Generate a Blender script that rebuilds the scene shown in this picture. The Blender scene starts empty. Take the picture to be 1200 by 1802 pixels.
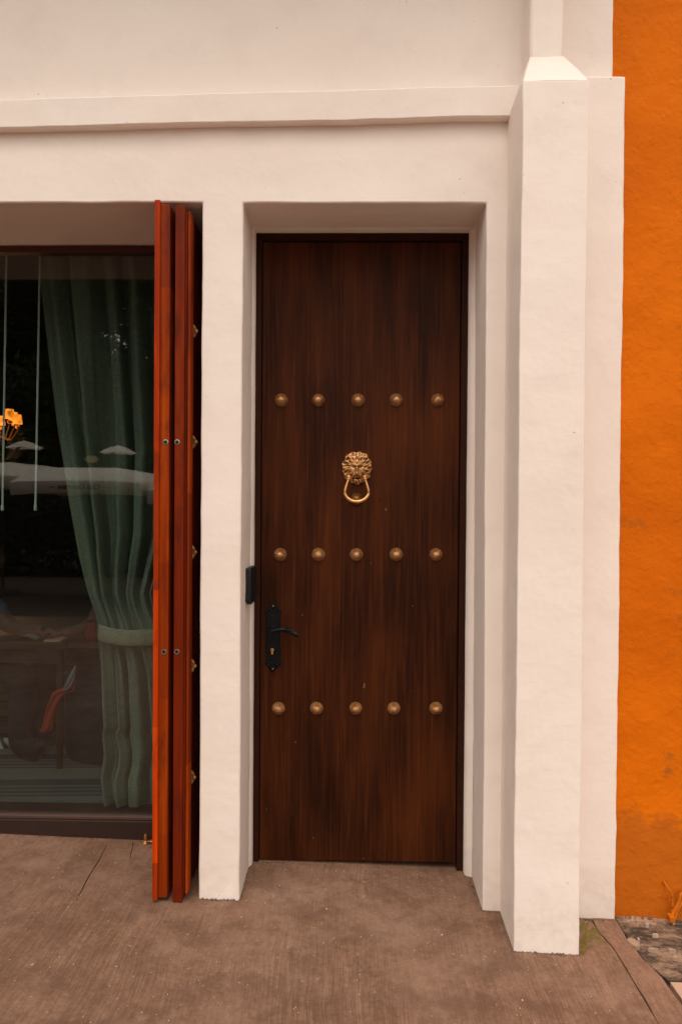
import bpy, bmesh, math, random
from mathutils import Vector, Matrix, noise
from mathutils.geometry import delaunay_2d_cdt
random.seed(7)
S = bpy.context.scene
COL = S.collection
rad = math.radians

# ------------------------------------------------------------------ camera
CAM = Vector((0, -2.59, 1.287))
F = 1280.0
pitch, yaw, roll = rad(.72), rad(1.1), rad(.41)
fw = Vector((-math.sin(yaw)*math.cos(pitch), math.cos(yaw)*math.cos(pitch), -math.sin(pitch)))
rt0 = fw.cross(Vector((0, 0, 1))).normalized()
dn0 = fw.cross(rt0)
rt = rt0*math.cos(roll) - dn0*math.sin(roll)
dn = dn0*math.cos(roll) + rt0*math.sin(roll)
cd = bpy.data.cameras.new('camera')
cam = bpy.data.objects.new('camera', cd)
COL.objects.link(cam)
S.camera = cam
cd.sensor_fit = 'VERTICAL'; cd.sensor_height = 36; cd.lens = F/1802*36
cd.clip_start = .05; cd.clip_end = 500
M3 = Matrix((rt, -dn, -fw)).transposed()
cam.matrix_world = Matrix.Translation(CAM) @ M3.to_4x4()

# ------------------------------------------------------------------ world, sun, exposure
W = bpy.data.worlds.new('World'); S.world = W; W.use_nodes = True
nt = W.node_tree; nt.nodes.clear()
sky = nt.nodes.new('ShaderNodeTexSky'); sky.sky_type = 'NISHITA'; sky.sun_disc = False
SUN_EL, SUN_AZ = rad(62), rad(-8)        # azimuth measured from -Y (in front of the facade) towards +X
sky.sun_elevation = SUN_EL; sky.sun_rotation = math.pi - SUN_AZ
sky.air_density = 1.0; sky.dust_density = 4.0; sky.ozone_density = .6
hs = nt.nodes.new('ShaderNodeHueSaturation'); hs.inputs['Saturation'].default_value = .05
wm = nt.nodes.new('ShaderNodeMix'); wm.data_type = 'RGBA'; wm.blend_type = 'MULTIPLY'; wm.inputs[0].default_value = 1; wm.inputs[7].default_value = (1, .94, .87, 1)   # warm overcast haze
bg = nt.nodes.new('ShaderNodeBackground'); bg.inputs['Strength'].default_value = .15
wo = nt.nodes.new('ShaderNodeOutputWorld')
nt.links.new(sky.outputs[0], hs.inputs['Color']); nt.links.new(hs.outputs[0], wm.inputs[6]); nt.links.new(wm.outputs[2], bg.inputs[0]); nt.links.new(bg.outputs[0], wo.inputs[0])
sd = bpy.data.lights.new('sun', 'SUN'); sd.energy = .7; sd.angle = rad(170); sd.color = (1, .86, .72)
sun = bpy.data.objects.new('sun', sd); COL.objects.link(sun)
sdir = Vector((math.sin(SUN_AZ)*math.cos(SUN_EL), -math.cos(SUN_AZ)*math.cos(SUN_EL), math.sin(SUN_EL)))
sun.rotation_euler = sdir.to_track_quat('Z', 'Y').to_euler()
vs = S.view_settings
S.display_settings.display_device = 'sRGB'
vs.view_transform = 'Standard'; vs.look = 'None'; vs.gamma = 1; vs.use_curve_mapping = False
vs.exposure = .50

# ------------------------------------------------------------------ helpers
def at(u, v, Y):                       # point of the photograph on the vertical plane y = Y
    q = rt*((u-600)/F) + dn*((v-901)/F) + fw
    return CAM + q*((Y-CAM.y)/q.y)
def fx(u, Y, v=885): return at(u, v, Y).x
def fz(v, Y, u=600): return at(u, v, Y).z
def gz(x, y):                          # height of the uneven pavement
    return -.009 - .028*max(-1.5, min(1.2, x))
def ground(u, v):
    q = rt*((u-600)/F) + dn*((v-901)/F) + fw
    z = 0
    for _ in range(4):
        p = CAM + q*((z-CAM.z)/q.z); z = gz(p.x, p.y)
    return (p.x, p.y)

def link(o, parent=None):
    COL.objects.link(o)
    if parent: o.parent = parent
    return o
def tag(o, label=None, cat=None, group=None, kind=None):
    if label: o['label'] = label
    if cat: o['category'] = cat
    if group: o['group'] = group
    if kind: o['kind'] = kind
    return o
def empty(name, loc=(0, 0, 0), rz=0):
    o = bpy.data.objects.new(name, None); o.location = loc; o.rotation_euler = (0, 0, rz)
    o.empty_display_size = .1
    return link(o)
def obj(name, bm, m, parent=None, smooth=40, world=True):
    """link a bmesh as one object; coordinates given in the world, parent empties sit at their own place"""
    me = bpy.data.meshes.new(name)
    if smooth is not None:
        for f in bm.faces: f.smooth = True
    bm.to_mesh(me); bm.free()
    if smooth is not None and smooth < 180: me.set_sharp_from_angle(angle=rad(smooth))
    for x in (m if isinstance(m, (list, tuple)) else [m]): me.materials.append(x)
    o = bpy.data.objects.new(name, me)
    link(o, parent)
    if parent and world:
        b = Matrix.LocRotScale(parent.location, parent.rotation_euler, parent.scale)
        if parent.parent:
            g = parent.parent
            b = Matrix.LocRotScale(g.location, g.rotation_euler, g.scale) @ parent.matrix_parent_inverse @ b
        o.matrix_parent_inverse = b.inverted()
    return o
def bevel(o, w=.003, seg=2, ang=40):
    b = o.modifiers.new('bevel', 'BEVEL'); b.width = w; b.segments = seg
    b.limit_method = 'ANGLE'; b.angle_limit = rad(ang); b.use_clamp_overlap = True
    return o
def nz(v, s, seed=0): return noise.noise(Vector(v)*s + Vector((seed*7.3, seed*3.1, seed*1.7)))
def rough_up(bm, amp, s, seed=0, amp2=0, s2=30):
    for v in bm.verts:
        p = v.co.copy()
        d = noise.noise_vector(p*s + Vector((seed*5.1,)*3))*amp
        if amp2: d += noise.noise_vector(p*s2 + Vector((seed*2.7,)*3))*amp2
        v.co = p + d
def rng(a, b, st):
    n = max(1, int(round(abs(b-a)/st))); return [a+(b-a)*i/n for i in range(n+1)]
def grid_box(bm, x0, x1, y0, y1, z0, z1, st=.06):
    """box whose faces are cut into cells so the surface can be made uneven"""
    xs, ys, zs = rng(x0, x1, st), rng(y0, y1, st), rng(z0, z1, st)
    cache = {}
    def V(x, y, z):
        k = (round(x, 5), round(y, 5), round(z, 5))
        if k not in cache: cache[k] = bm.verts.new((x, y, z))
        return cache[k]
    def face(vs_):
        try: bm.faces.new(vs_)
        except ValueError: pass
    for i in range(len(xs)-1):
        for k in range(len(zs)-1):
            a, b, c, d = xs[i], xs[i+1], zs[k], zs[k+1]
            face([V(a, y0, c), V(b, y0, c), V(b, y0, d), V(a, y0, d)])
            face([V(a, y1, c), V(a, y1, d), V(b, y1, d), V(b, y1, c)])
    for j in range(len(ys)-1):
        for k in range(len(zs)-1):
            a, b, c, d = ys[j], ys[j+1], zs[k], zs[k+1]
            face([V(x0, a, c), V(x0, a, d), V(x0, b, d), V(x0, b, c)])
            face([V(x1, a, c), V(x1, b, c), V(x1, b, d), V(x1, a, d)])
    for i in range(len(xs)-1):
        for j in range(len(ys)-1):
            a, b, c, d = xs[i], xs[i+1], ys[j], ys[j+1]
            face([V(a, c, z0), V(a, d, z0), V(b, d, z0), V(b, c, z0)])
            face([V(a, c, z1), V(b, c, z1), V(b, d, z1), V(a, d, z1)])
    return bm
def box(x0, x1, y0, y1, z0, z1, bm=None):
    bm = bm or bmesh.new()
    c = [bm.verts.new((x, y, z)) for z in (z0, z1) for y in (y0, y1) for x in (x0, x1)]
    for q in ((0, 2, 3, 1), (4, 5, 7, 6), (0, 1, 5, 4), (2, 6, 7, 3), (0, 4, 6, 2), (1, 3, 7, 5)):
        bm.faces.new([c[i] for i in q])
    return bm
def lathe(prof, n=24, M=Matrix(), bm=None, rf=None):
    """prof: (radius, height) pairs about +Z, first and last may be on the axis"""
    bm = bm or bmesh.new(); rings = []
    for j, (r, h) in enumerate(prof):
        if r < 1e-6: rings.append([bm.verts.new(M @ Vector((0, 0, h)))])
        else:
            rings.append([bm.verts.new(M @ Vector(((r*(rf(i, j) if rf else 1))*math.cos(2*math.pi*i/n),
                          (r*(rf(i, j) if rf else 1))*math.sin(2*math.pi*i/n), h))) for i in range(n)])
    for a, b in zip(rings, rings[1:]):
        for i in range(n):
            k = (i+1) % n
            if len(a) == 1 and len(b) == 1: continue
            if len(a) == 1: bm.faces.new([a[0], b[i], b[k]])
            elif len(b) == 1: bm.faces.new([a[i], b[0], a[k]])
            else: bm.faces.new([a[i], b[i], b[k], a[k]])
    bmesh.ops.recalc_face_normals(bm, faces=bm.faces)
    return bm
def tube(pts, r, n=10, bm=None, cap=True):
    """tube along points; r number or list"""
    bm = bm or bmesh.new(); pts = [Vector(p) for p in pts]; rings = []
    up = Vector((0, 0, 1))
    for i, p in enumerate(pts):
        t = (pts[min(i+1, len(pts)-1)] - pts[max(i-1, 0)]).normalized()
        a = t.cross(up)
        if a.length < .15: a = t.cross(Vector((0, 1, 0)))
        a.normalize(); b = t.cross(a).normalized()
        rr = r[i] if isinstance(r, (list, tuple)) else r
        rings.append([bm.verts.new(p + a*rr*math.cos(2*math.pi*k/n) + b*rr*math.sin(2*math.pi*k/n)) for k in range(n)])
    for A, B in zip(rings, rings[1:]):
        for k in range(n): bm.faces.new([A[k], A[(k+1) % n], B[(k+1) % n], B[k]])
    if cap:
        bm.faces.new(rings[0][::-1]); bm.faces.new(rings[-1])
    bmesh.ops.recalc_face_normals(bm, faces=bm.faces)
    return bm

# ------------------------------------------------------------------ materials
class NB:
    def __init__(s, name):
        s.m = bpy.data.materials.new(name); s.m.use_nodes = True
        s.t = s.m.node_tree; s.b = s.t.nodes['Principled BSDF']; s.out = s.t.nodes['Material Output']
        s.geo = s.n('ShaderNodeNewGeometry'); s.P = s.geo.outputs['Position']
    def n(s, typ, **k):
        x = s.t.nodes.new(typ)
        for a, b in k.items(): setattr(x, a, b)
        return x
    def L(s, a, b): s.t.links.new(a, b)
    def map(s, sc=(1, 1, 1), rot=(0, 0, 0), loc=(0, 0, 0), src=None):
        m = s.n('ShaderNodeMapping'); m.inputs['Scale'].default_value = sc; m.inputs['Rotation'].default_value = rot
        m.inputs['Location'].default_value = loc
        s.L(src or s.P, m.inputs['Vector']); return m.outputs[0]
    def noise(s, scale, vec=None, detail=4, rough=.55, dist=0):
        x = s.n('ShaderNodeTexNoise'); x.inputs['Scale'].default_value = scale; x.inputs['Detail'].default_value = detail
        x.inputs['Roughness'].default_value = rough; x.inputs['Distortion'].default_value = dist
        s.L(vec or s.P, x.inputs['Vector']); return x.outputs['Fac']
    def ramp(s, fac, stops):
        r = s.n('ShaderNodeValToRGB'); e = r.color_ramp.elements
        while len(e) < len(stops): e.new(.5)
        for q, (p, c) in zip(e, stops):
            q.position = p; q.color = (c, c, c, 1) if isinstance(c, (int, float)) else (*c, 1)
        s.L(fac, r.inputs[0]); return r.outputs[0]
    def mix(s, fac, a, b, mode='MIX'):
        x = s.n('ShaderNodeMix', data_type='RGBA', blend_type=mode)
        for i, v in ((0, fac), (6, a), (7, b)):
            if hasattr(v, 'is_output') or hasattr(v, 'links'): s.L(v, x.inputs[i])
            elif isinstance(v, (int, float)): x.inputs[i].default_value = v if i == 0 else (v, v, v, 1)
            else: x.inputs[i].default_value = (*v, 1)
        return x.outputs[2]
    def math(s, op, a, b=0, c=0):
        x = s.n('ShaderNodeMath', operation=op)
        for i, v in enumerate((a, b, c)):
            if hasattr(v, 'links'): s.L(v, x.inputs[i])
            else: x.inputs[i].default_value = v
        return x.outputs[0]
    def bump(s, h, strength=.3, dist=.01, prev=None):
        x = s.n('ShaderNodeBump'); x.inputs['Strength'].default_value = strength; x.inputs['Distance'].default_value = dist
        s.L(h, x.inputs['Height'])
        if prev is not None: s.L(prev, x.inputs['Normal'])
        return x.outputs[0]
    def set(s, col=None, rough=None, metal=None, normal=None, spec=None):
        for k, v in (('Base Color', col), ('Roughness', rough), ('Metallic', metal), ('Normal', normal), ('Specular IOR Level', spec)):
            if v is None: continue
            if hasattr(v, 'links'): s.L(v, s.b.inputs[k])
            else: s.b.inputs[k].default_value = (*v, 1) if isinstance(v, tuple) else v
        return s.m
    def sep(s):
        x = s.n('ShaderNodeSeparateXYZ'); s.L(s.P, x.inputs[0]); return x.outputs

def plain(name, col, rough=.6, metal=0, var=.12, sc=20, bump=0, bs=60, spec=.3):
    n = NB(name); f = n.noise(sc)
    c = n.mix(f, tuple(x*(1-var) for x in col), tuple(min(1, x*(1+var)) for x in col))
    nr = n.bump(n.noise(bs), bump, .003) if bump else None
    return n.set(c, rough, metal, nr, spec)

def plaster_mat(name, base, warm, dirt, bumpk=1.0, lumps=False):
    n = NB(name)
    big = n.noise(1.1, detail=3); c = n.mix(n.ramp(big, [(.35, 0), (.7, 1)]), base, warm)
    blot = n.ramp(n.noise(7, detail=6, rough=.65), [(.5, 0), (.78, 1)])
    c = n.mix(n.math('MULTIPLY', blot, .35), c, tuple(x*.86 for x in base))
    # small dark pits and specks
    sp = n.ramp(n.noise(55, detail=2), [(.735, 0), (.77, 1)])
    sp2 = n.ramp(n.noise(9, detail=2, vec=n.map(loc=(3, 8, 1))), [(.55, 0), (.62, 1)])
    c = n.mix(n.math('MULTIPLY', n.math('MULTIPLY', sp, sp2), .7), c, dirt)
    # splashed grime with its own ragged outline close to the pavement
    z = n.sep()[2]
    h = n.ramp(n.math('SUBTRACT', z, n.math('MULTIPLY', n.noise(9, detail=5, rough=.7), .16)), [(0, 1), (.055, 0)])
    hn = n.ramp(n.noise(26, detail=6, rough=.7), [(.42, 0), (.6, 1)])
    c = n.mix(n.math('MULTIPLY', n.math('MULTIPLY', h, hn), .16), c, (.50, .37, .27))
    # hairline cracks
    v = n.n('ShaderNodeTexVoronoi', feature='DISTANCE_TO_EDGE'); v.inputs['Scale'].default_value = 1.7
    wv = n.n('ShaderNodeVectorMath', operation='ADD'); nn = n.n('ShaderNodeTexNoise'); nn.inputs['Scale'].default_value = 5; nn.inputs['Detail'].default_value = 5
    n.L(n.P, nn.inputs['Vector']); sc_ = n.n('ShaderNodeVectorMath', operation='SCALE'); sc_.inputs['Scale'].default_value = .3
    n.L(nn.outputs['Color'], sc_.inputs[0]); n.L(n.P, wv.inputs[0]); n.L(sc_.outputs[0], wv.inputs[1]); n.L(wv.outputs[0], v.inputs['Vector'])
    cr = n.ramp(v.outputs['Distance'], [(0, 1), (.006, 0)])
    cm = n.ramp(n.noise(2.3, vec=n.map(loc=(9, 2, 4))), [(.74, 0), (.78, 1)])
    crk = n.math('MULTIPLY', cr, cm)
    c = n.mix(n.math('MULTIPLY', crk, .12), c, dirt)
    # relief: trowel strokes + grain
    st = n.noise(22, vec=n.map(sc=(.5, 1, 1.2), rot=(0, .25, 0)), detail=6, rough=.65, dist=.6)
    nr = n.bump(st, .16*bumpk, .005)
    nr = n.bump(n.noise(3.2, detail=4), .35*bumpk, .03, nr)
    nr = n.bump(n.noise(160, detail=3), .12*bumpk, .003, nr)
    if lumps:
        lm = n.ramp(n.noise(17, detail=3), [(.6, 0), (.72, 1)])
        nr = n.bump(lm, .3, .004, nr)
    nr = n.bump(n.math('MULTIPLY', crk, -1), .4, .004, nr)
    return n.set(c, .82, None, nr, .25)

PL = plaster_mat('white_plaster', (.84, .725, .645), (.88, .785, .715), (.33, .22, .15))
# orange limewash
def orange_mat():
    n = NB('orange_paint')
    c = n.mix(n.ramp(n.noise(1.3, detail=4), [(.35, 0), (.68, 1)]), (.58, .118, .0008), (.74, .168, .0012))
    bl = n.ramp(n.noise(4.5, detail=7, rough=.7), [(.52, 0), (.74, 1)])
    c = n.mix(n.math('MULTIPLY', bl, .45), c, (.52, .100, .003))
    st = n.ramp(n.noise(6, vec=n.map(loc=(4.2, 1, 2.3)), detail=5, rough=.6), [(.66, 0), (.72, 1)])
    c = n.mix(n.math('MULTIPLY', st, .5), c, (.22, .09, .02))
    z = n.sep()[2]
    h = n.ramp(n.math('SUBTRACT', z, n.math('MULTIPLY', n.noise(7, detail=6, rough=.7), .5)), [(0, 1), (.07, 0)])
    c = n.mix(n.math('MULTIPLY', h, .5), c, (.30, .085, .012))
    nr = n.bump(n.noise(3.5, detail=5), .6, .04)
    nr = n.bump(n.ramp(n.noise(30, detail=4), [(.5, 0), (.75, 1)]), .3, .005, nr)
    w = n.noise(9, detail=2, dist=1.2); rg = n.ramp(n.math('ABSOLUTE', n.math('SUBTRACT', w, .5)), [(0, 1), (.01, 0)])
    mk = n.ramp(n.noise(2.1, vec=n.map(loc=(1, 5, 7))), [(.55, 0), (.62, 1)])
    nr = n.bump(n.math('MULTIPLY', rg, mk), .5, .003, nr)
    return n.set(c, .75, None, nr, .10)
OR = orange_mat()

def door_wood():
    n = NB('dark_stained_wood')
    oi = n.n('ShaderNodeObjectInfo'); off = n.n('ShaderNodeVectorMath', operation='ADD'); sc = n.n('ShaderNodeCombineXYZ')
    n.L(n.math('MULTIPLY', oi.outputs['Random'], 13), sc.inputs[2]); n.L(n.math('MULTIPLY', oi.outputs['Random'], 5), sc.inputs[0])
    n.L(n.P, off.inputs[0]); n.L(sc.outputs[0], off.inputs[1]); v = off.outputs[0]
    g = n.noise(85, vec=n.map(sc=(1, 1, .03), src=v), detail=7, rough=.72, dist=.2)
    fine = n.noise(160, vec=n.map(sc=(1, 1, .03), src=v), detail=4)
    cl = n.noise(3.4, vec=n.map(sc=(2.2, 1, .5)), detail=3, rough=.5)
    c = n.ramp(g, [(.30, (.014, .0040, .0020)), (.50, (.038, .0098, .0030)), (.70, (.100, .0250, .0052))])
    c = n.mix(n.ramp(cl, [(.40, 0), (.72, 1)]), n.mix(.15, c, (.020, .0052, .0026)), n.mix(.40, c, (.175, .042, .008)))
    c = n.mix(n.math('MULTIPLY', fine, .45), c, (.010, .004, .003))
    c = n.mix(n.math('MULTIPLY', n.ramp(n.noise(40, detail=2, vec=n.map(sc=(1, 1, .5))), [(.75, 0), (.77, 1)]), .5), c, (.3, .2, .15))
    nr = n.bump(g, .10, .002); nr = n.bump(fine, .12, .0008, nr)
    return n.set(c, n.math('ADD', n.math('MULTIPLY', g, .2), .40), None, nr, .07)
DW = door_wood()
FR = plain('dark_frame_wood', (.030, .0095, .005), .6, spec=.08, var=.4, sc=18, bump=.15)

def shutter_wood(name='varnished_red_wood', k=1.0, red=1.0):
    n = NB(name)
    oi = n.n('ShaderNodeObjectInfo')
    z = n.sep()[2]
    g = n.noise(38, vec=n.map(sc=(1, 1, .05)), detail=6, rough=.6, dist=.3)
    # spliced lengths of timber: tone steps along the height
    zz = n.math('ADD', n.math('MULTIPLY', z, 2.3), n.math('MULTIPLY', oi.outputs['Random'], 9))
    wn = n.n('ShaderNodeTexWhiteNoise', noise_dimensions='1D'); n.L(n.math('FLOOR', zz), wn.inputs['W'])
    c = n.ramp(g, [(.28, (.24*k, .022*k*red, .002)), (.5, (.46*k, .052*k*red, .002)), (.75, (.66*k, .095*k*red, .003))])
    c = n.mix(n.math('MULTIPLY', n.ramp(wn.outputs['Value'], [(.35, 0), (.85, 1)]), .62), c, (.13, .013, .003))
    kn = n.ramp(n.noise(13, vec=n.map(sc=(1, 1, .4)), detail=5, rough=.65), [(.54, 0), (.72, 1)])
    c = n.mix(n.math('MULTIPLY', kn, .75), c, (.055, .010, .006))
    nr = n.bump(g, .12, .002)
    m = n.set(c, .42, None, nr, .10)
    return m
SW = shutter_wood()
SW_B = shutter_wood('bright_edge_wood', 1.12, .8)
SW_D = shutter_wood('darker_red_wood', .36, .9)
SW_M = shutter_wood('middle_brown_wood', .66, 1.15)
def brass(name, c1, c2, r=.38, flutes=False, recess_shade=False):
    n = NB(name); f = n.noise(60, detail=5); c = n.mix(n.ramp(f, [(.35, 0), (.65, 1)]), c1, c2)
    if flutes:      # grooves darkened in the colour so the flutes show
        tc_ = n.n('ShaderNodeTexCoord'); sp = n.n('ShaderNodeSeparateXYZ'); n.L(tc_.outputs['Object'], sp.inputs[0])
        a = n.math('ARCTAN2', sp.outputs[2], sp.outputs[0]); w = n.math('COSINE', n.math('MULTIPLY', a, 20))
        rr = n.math('SQRT', n.math('ADD', n.math('POWER', sp.outputs[0], 2), n.math('POWER', sp.outputs[2], 2)))
        k = n.math('MULTIPLY', n.ramp(w, [(.0, 1), (.45, 0)]), n.ramp(n.math('MULTIPLY', rr, 40), [(.28, 0), (.42, 1)]))
        c = n.mix(n.math('MULTIPLY', k, .9), c, (.05, .022, .010))
    if recess_shade:  # shade painted into the hollows by pointiness, for relief contrast
        g = n.n('ShaderNodeNewGeometry'); c = n.mix(n.ramp(g.outputs['Pointiness'], [(.455, 1), (.515, 0)]), c, (.06, .025, .008))
    return n.set(c, r, .62 if flutes else .8, n.bump(n.noise(150), .15, .001))
BR = brass('aged_brass', (.52, .23, .08), (.80, .44, .19), .55, flutes=True)
BR2 = brass('polished_brass', (.62, .30, .09), (.85, .47, .17), .36)
BRL = brass('recess_shaded_brass', (.42, .20, .075), (.72, .39, .16), .48, recess_shade=True)
BR3 = brass('dull_bronze', (.20, .085, .03), (.42, .19, .065), .45)
IR = plain('black_iron', (.005, .005, .0055), .5, .0, spec=.16, var=.3, bump=.1)
BK = plain('black_plastic', (.010, .011, .011), .45)
STL = plain('steel', (.5, .42, .34), .3, .9)

def concrete():
    n = NB('brushed_concrete')
    big = n.noise(1.6, detail=6, rough=.65); c = n.mix(n.ramp(big, [(.32, 0), (.7, 1)]), (.175, .092, .057), (.30, .168, .110))
    warp = n.noise(1.3, detail=3, vec=n.map(loc=(5, 5, 5)))
    cx = n.n('ShaderNodeCombineXYZ'); n.L(n.math('MULTIPLY', warp, .10), cx.inputs[0])
    ad = n.n('ShaderNodeVectorMath', operation='ADD'); n.L(n.P, ad.inputs[0]); n.L(cx.outputs[0], ad.inputs[1])
    st = n.noise(250, vec=n.map(sc=(1, .028, 1), src=ad.outputs[0]), detail=5, rough=.6)
    mask = n.ramp(n.noise(2.6, detail=4, vec=n.map(loc=(2, 3, 1))), [(.3, .25), (.62, 1)])
    c = n.mix(n.math('MULTIPLY', n.ramp(st, [(.45, 0), (.66, 1)]), n.math('MULTIPLY', mask, .50)), c, (.40, .235, .150))
    c = n.mix(n.math('MULTIPLY', n.ramp(st, [(.36, 1), (.50, 0)]), n.math('MULTIPLY', mask, .34)), c, (.10, .048, .027))
    gr = n.noise(70, detail=8, rough=.85); c = n.mix(n.ramp(gr, [(.42, .0), (.66, .7)]), c, (.11, .052, .027))
    bl = n.ramp(n.noise(8, detail=6, rough=.7, vec=n.map(loc=(7, 1, 2))), [(.46, 0), (.62, 1)])
    lt = n.ramp(n.noise(3.1, detail=7, rough=.7, vec=n.map(loc=(11, 4, 2))), [(.48, 0), (.66, 1)]); c = n.mix(n.math('MULTIPLY', lt, .4), c, (.36, .22, .155))
    c = n.mix(n.math('MULTIPLY', bl, .5), c, (.105, .052, .029))
    w = n.ramp(n.noise(75, detail=1, vec=n.map(loc=(1, 2, 9))), [(.755, 0), (.775, 1)])
    c = n.mix(n.math('MULTIPLY', w, .5), c, (.5, .42, .36))
    nr = n.bump(st, .3, .003); nr = n.bump(gr, .35, .004, nr); nr = n.bump(n.noise(6, detail=4), .4, .02, nr)
    return n.set(c, .85, None, nr, .25)
CO = concrete()
def stone():
    n = NB('weathered_paving_stone')
    c = n.mix(n.noise(9, detail=5), (.36, .22, .14), (.50, .34, .235))
    d = n.ramp(n.noise(9, detail=9, rough=.8, vec=n.map(sc=(.5, 1, 1))), [(.38, 0), (.55, 1)])
    y = n.sep()[1]
    k = n.ramp(n.math('ADD', y, n.math('MULTIPLY', n.noise(12, detail=4), .04)), [(0, 1), (1, 1)])
    c = n.mix(n.math('MULTIPLY', d, .93), c, (.035, .025, .018))
    p = n.ramp(n.noise(60, detail=4), [(.6, 0), (.72, 1)]); c = n.mix(p, c, (.06, .04, .028))
    nr = n.bump(n.noise(40, detail=6, rough=.7), .5, .006)
    return n.set(c, .88, None, nr, .2)
ST = stone()
ST2 = plain('pale_paving_stone', (.46, .30, .21), .85, var=.2, sc=14, bump=.4)
DK = plain('dark_soil', (.022, .016, .012), .95, bump=.6)
ASP = plain('asphalt', (.05, .045, .042), .9, sc=5, bump=.4)
MOSS = plain('moss', (.17, .15, .008), .95, var=.5, sc=90)

# ------------------------------------------------------------------ ground
def inside(p, poly):
    x, y = p; c = False
    for i in range(len(poly)):
        (x1, y1), (x2, y2) = poly[i], poly[i-1]
        if (y1 > y) != (y2 > y) and x < (x2-x1)*(y-y1)/(y2-y1)+x1: c = not c
    return c
def wobble(line, st, amp, seed=0, closed=True):
    out = []; L = line + ([line[0]] if closed else [])
    for a, b in zip(L, L[1:]):
        a, b = Vector(a), Vector(b); n = max(1, int((b-a).length/st))
        for i in range(n):
            p = a.lerp(b, i/n); v = noise.noise_vector(Vector((p.x*14, p.y*14, seed*3)))*amp + noise.noise_vector(Vector((p.x*60, p.y*60, seed)))*amp*.5
            out.append((p.x+v.x, p.y+v.y))
    if not closed: out.append(tuple(L[-1]))
    return out
def slab(name, outline, holes, m, parent=None, gs=.06, lift=0, depth=.03, jit=.003, seed=0, und=.003):
    """a poured or laid slab: uneven top, ragged rim, real cracks cut through it"""
    o = wobble(outline, .04, jit, seed); hs_ = [wobble(h, .025, .0015, seed+5) for h in holes]
    pts = []; edges = []
    for loop in [o]+hs_:
        b = len(pts); pts += loop; edges += [(b+i, b+(i+1) % len(loop)) for i in range(len(loop))]
    x0, x1 = min(p[0] for p in o), max(p[0] for p in o); y0, y1 = min(p[1] for p in o), max(p[1] for p in o)
    x = x0+gs/2
    while x < x1:
        y = y0+gs/2
        while y < y1:
            q = (x+random.uniform(-1, 1)*gs*.2, y+random.uniform(-1, 1)*gs*.2)
            if inside(q, o): pts.append(q)
            y += gs
        x += gs
    V, E_, Fc, *_ = delaunay_2d_cdt([Vector(p) for p in pts], edges, [], 0, 1e-5)
    bm = bmesh.new()
    vs_ = [bm.verts.new((v.x, v.y, gz(v.x, v.y)+lift+nz((v.x, v.y, 0), 4, seed)*und+nz((v.x, v.y, 0), 22, seed)*und*.3)) for v in V]
    for f in Fc:
        c = sum((V[i] for i in f), Vector((0, 0)))/len(f); c = (c.x, c.y)
        if inside(c, o) and not any(inside(c, h) for h in hs_): bm.faces.new([vs_[i] for i in f])
    for v in [v for v in bm.verts if not v.link_faces]: bm.verts.remove(v)
    for f in bm.faces:
        if f.normal.z < 0 or True: f.normal_update()
        if f.normal.z < 0: f.normal_flip()
    be = [e for e in bm.edges if len(e.link_faces) == 1]
    r = bmesh.ops.extrude_edge_only(bm, edges=be)
    for v in r['geom']:
        if isinstance(v, bmesh.types.BMVert): v.co.z -= depth
    bmesh.ops.recalc_face_normals(bm, faces=bm.faces)
    if sum(f.normal.z*f.calc_area() for f in bm.faces) < 0: bmesh.ops.reverse_faces(bm, faces=bm.faces)
    return obj(name, bm, m, parent, smooth=35)

g = bmesh.new()
vs_ = [g.verts.new(p) for p in ((-150, -150, -.32), (150, -150, -.32), (150, 150, -.32), (-150, 150, -.32))]; g.faces.new(vs_)
tag(obj('road', g, plain('street_paving', (.15, .105, .078), .9, sc=2, bump=.3), smooth=None), kind='structure')
und = box(-6, 6, -4.2, .6, -.31, -.105)
tag(obj('pavement_bed', und, DK, smooth=None), kind='structure')
G = ground
crA = [G(1052, 1640), G(1078, 1670), G(1110, 1722), G(1142, 1775), G(1165, 1815), G(1210, 1905)]
crB = [G(1086, 1625), G(1103, 1655), G(1132, 1690), G(1165, 1722), G(1200, 1772), G(1260, 1862)]
def off(l, d): return [(x+d, y) for x, y in l]
front = -4.1
main_out = [(-5.5, front), (crA[-1][0]+.5, front)] + crA[::-1] + [(crA[0][0], -.19), (.50, -.19), (.50, .12), (-.3, .15), (-5.5, .22)]
left_crack = [G(189, 1488), G(172, 1520), G(152, 1553), G(136, 1584), G(135.3, 1583), G(150.6, 1552), G(170.6, 1519), G(188.4, 1488)]
lc2 = [G(197, 1466), G(190, 1490), G(188.5, 1489.5), G(195.5, 1466)]
lc3 = [G(236, 1482), G(230, 1510), G(229, 1509.5), G(234.6, 1482)]
tag(slab('concrete_pavement', main_out, [left_crack, lc3], CO, seed=1, jit=.002, depth=.12), kind='structure')
strip = [(crA[0][0]+.004, -.19)] + off(crA, .004) + [(crA[-1][0]+.51, front), (crB[-1][0]+.9, front)] + crB[::-1] + [(crB[0][0], -.19)]
tag(slab('concrete_edge_strip', strip, [], CO, seed=3, jit=.003, lift=.001, depth=.12), kind='structure')
sp = empty('stone_pavement', (1.2, -.6, 0)); tag(sp, kind='structure')
gB = [(x+(.020 if i > 2 else .009), y) for i, (x, y) in enumerate(crB)]
gB = [(gB[0][0], -.19)] + gB
jy = G(1158, 1722)[1]
k0 = [p for p in gB if p[1] > jy]; k1 = [p for p in gB if p[1] < jy]
jx = gB[3][0] if abs(gB[3][1]-jy) < .05 else gB[2][0]
sl_y = [(-.19), jy, jy-.42, jy-.84, -2.2, -3.0, front]
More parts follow.
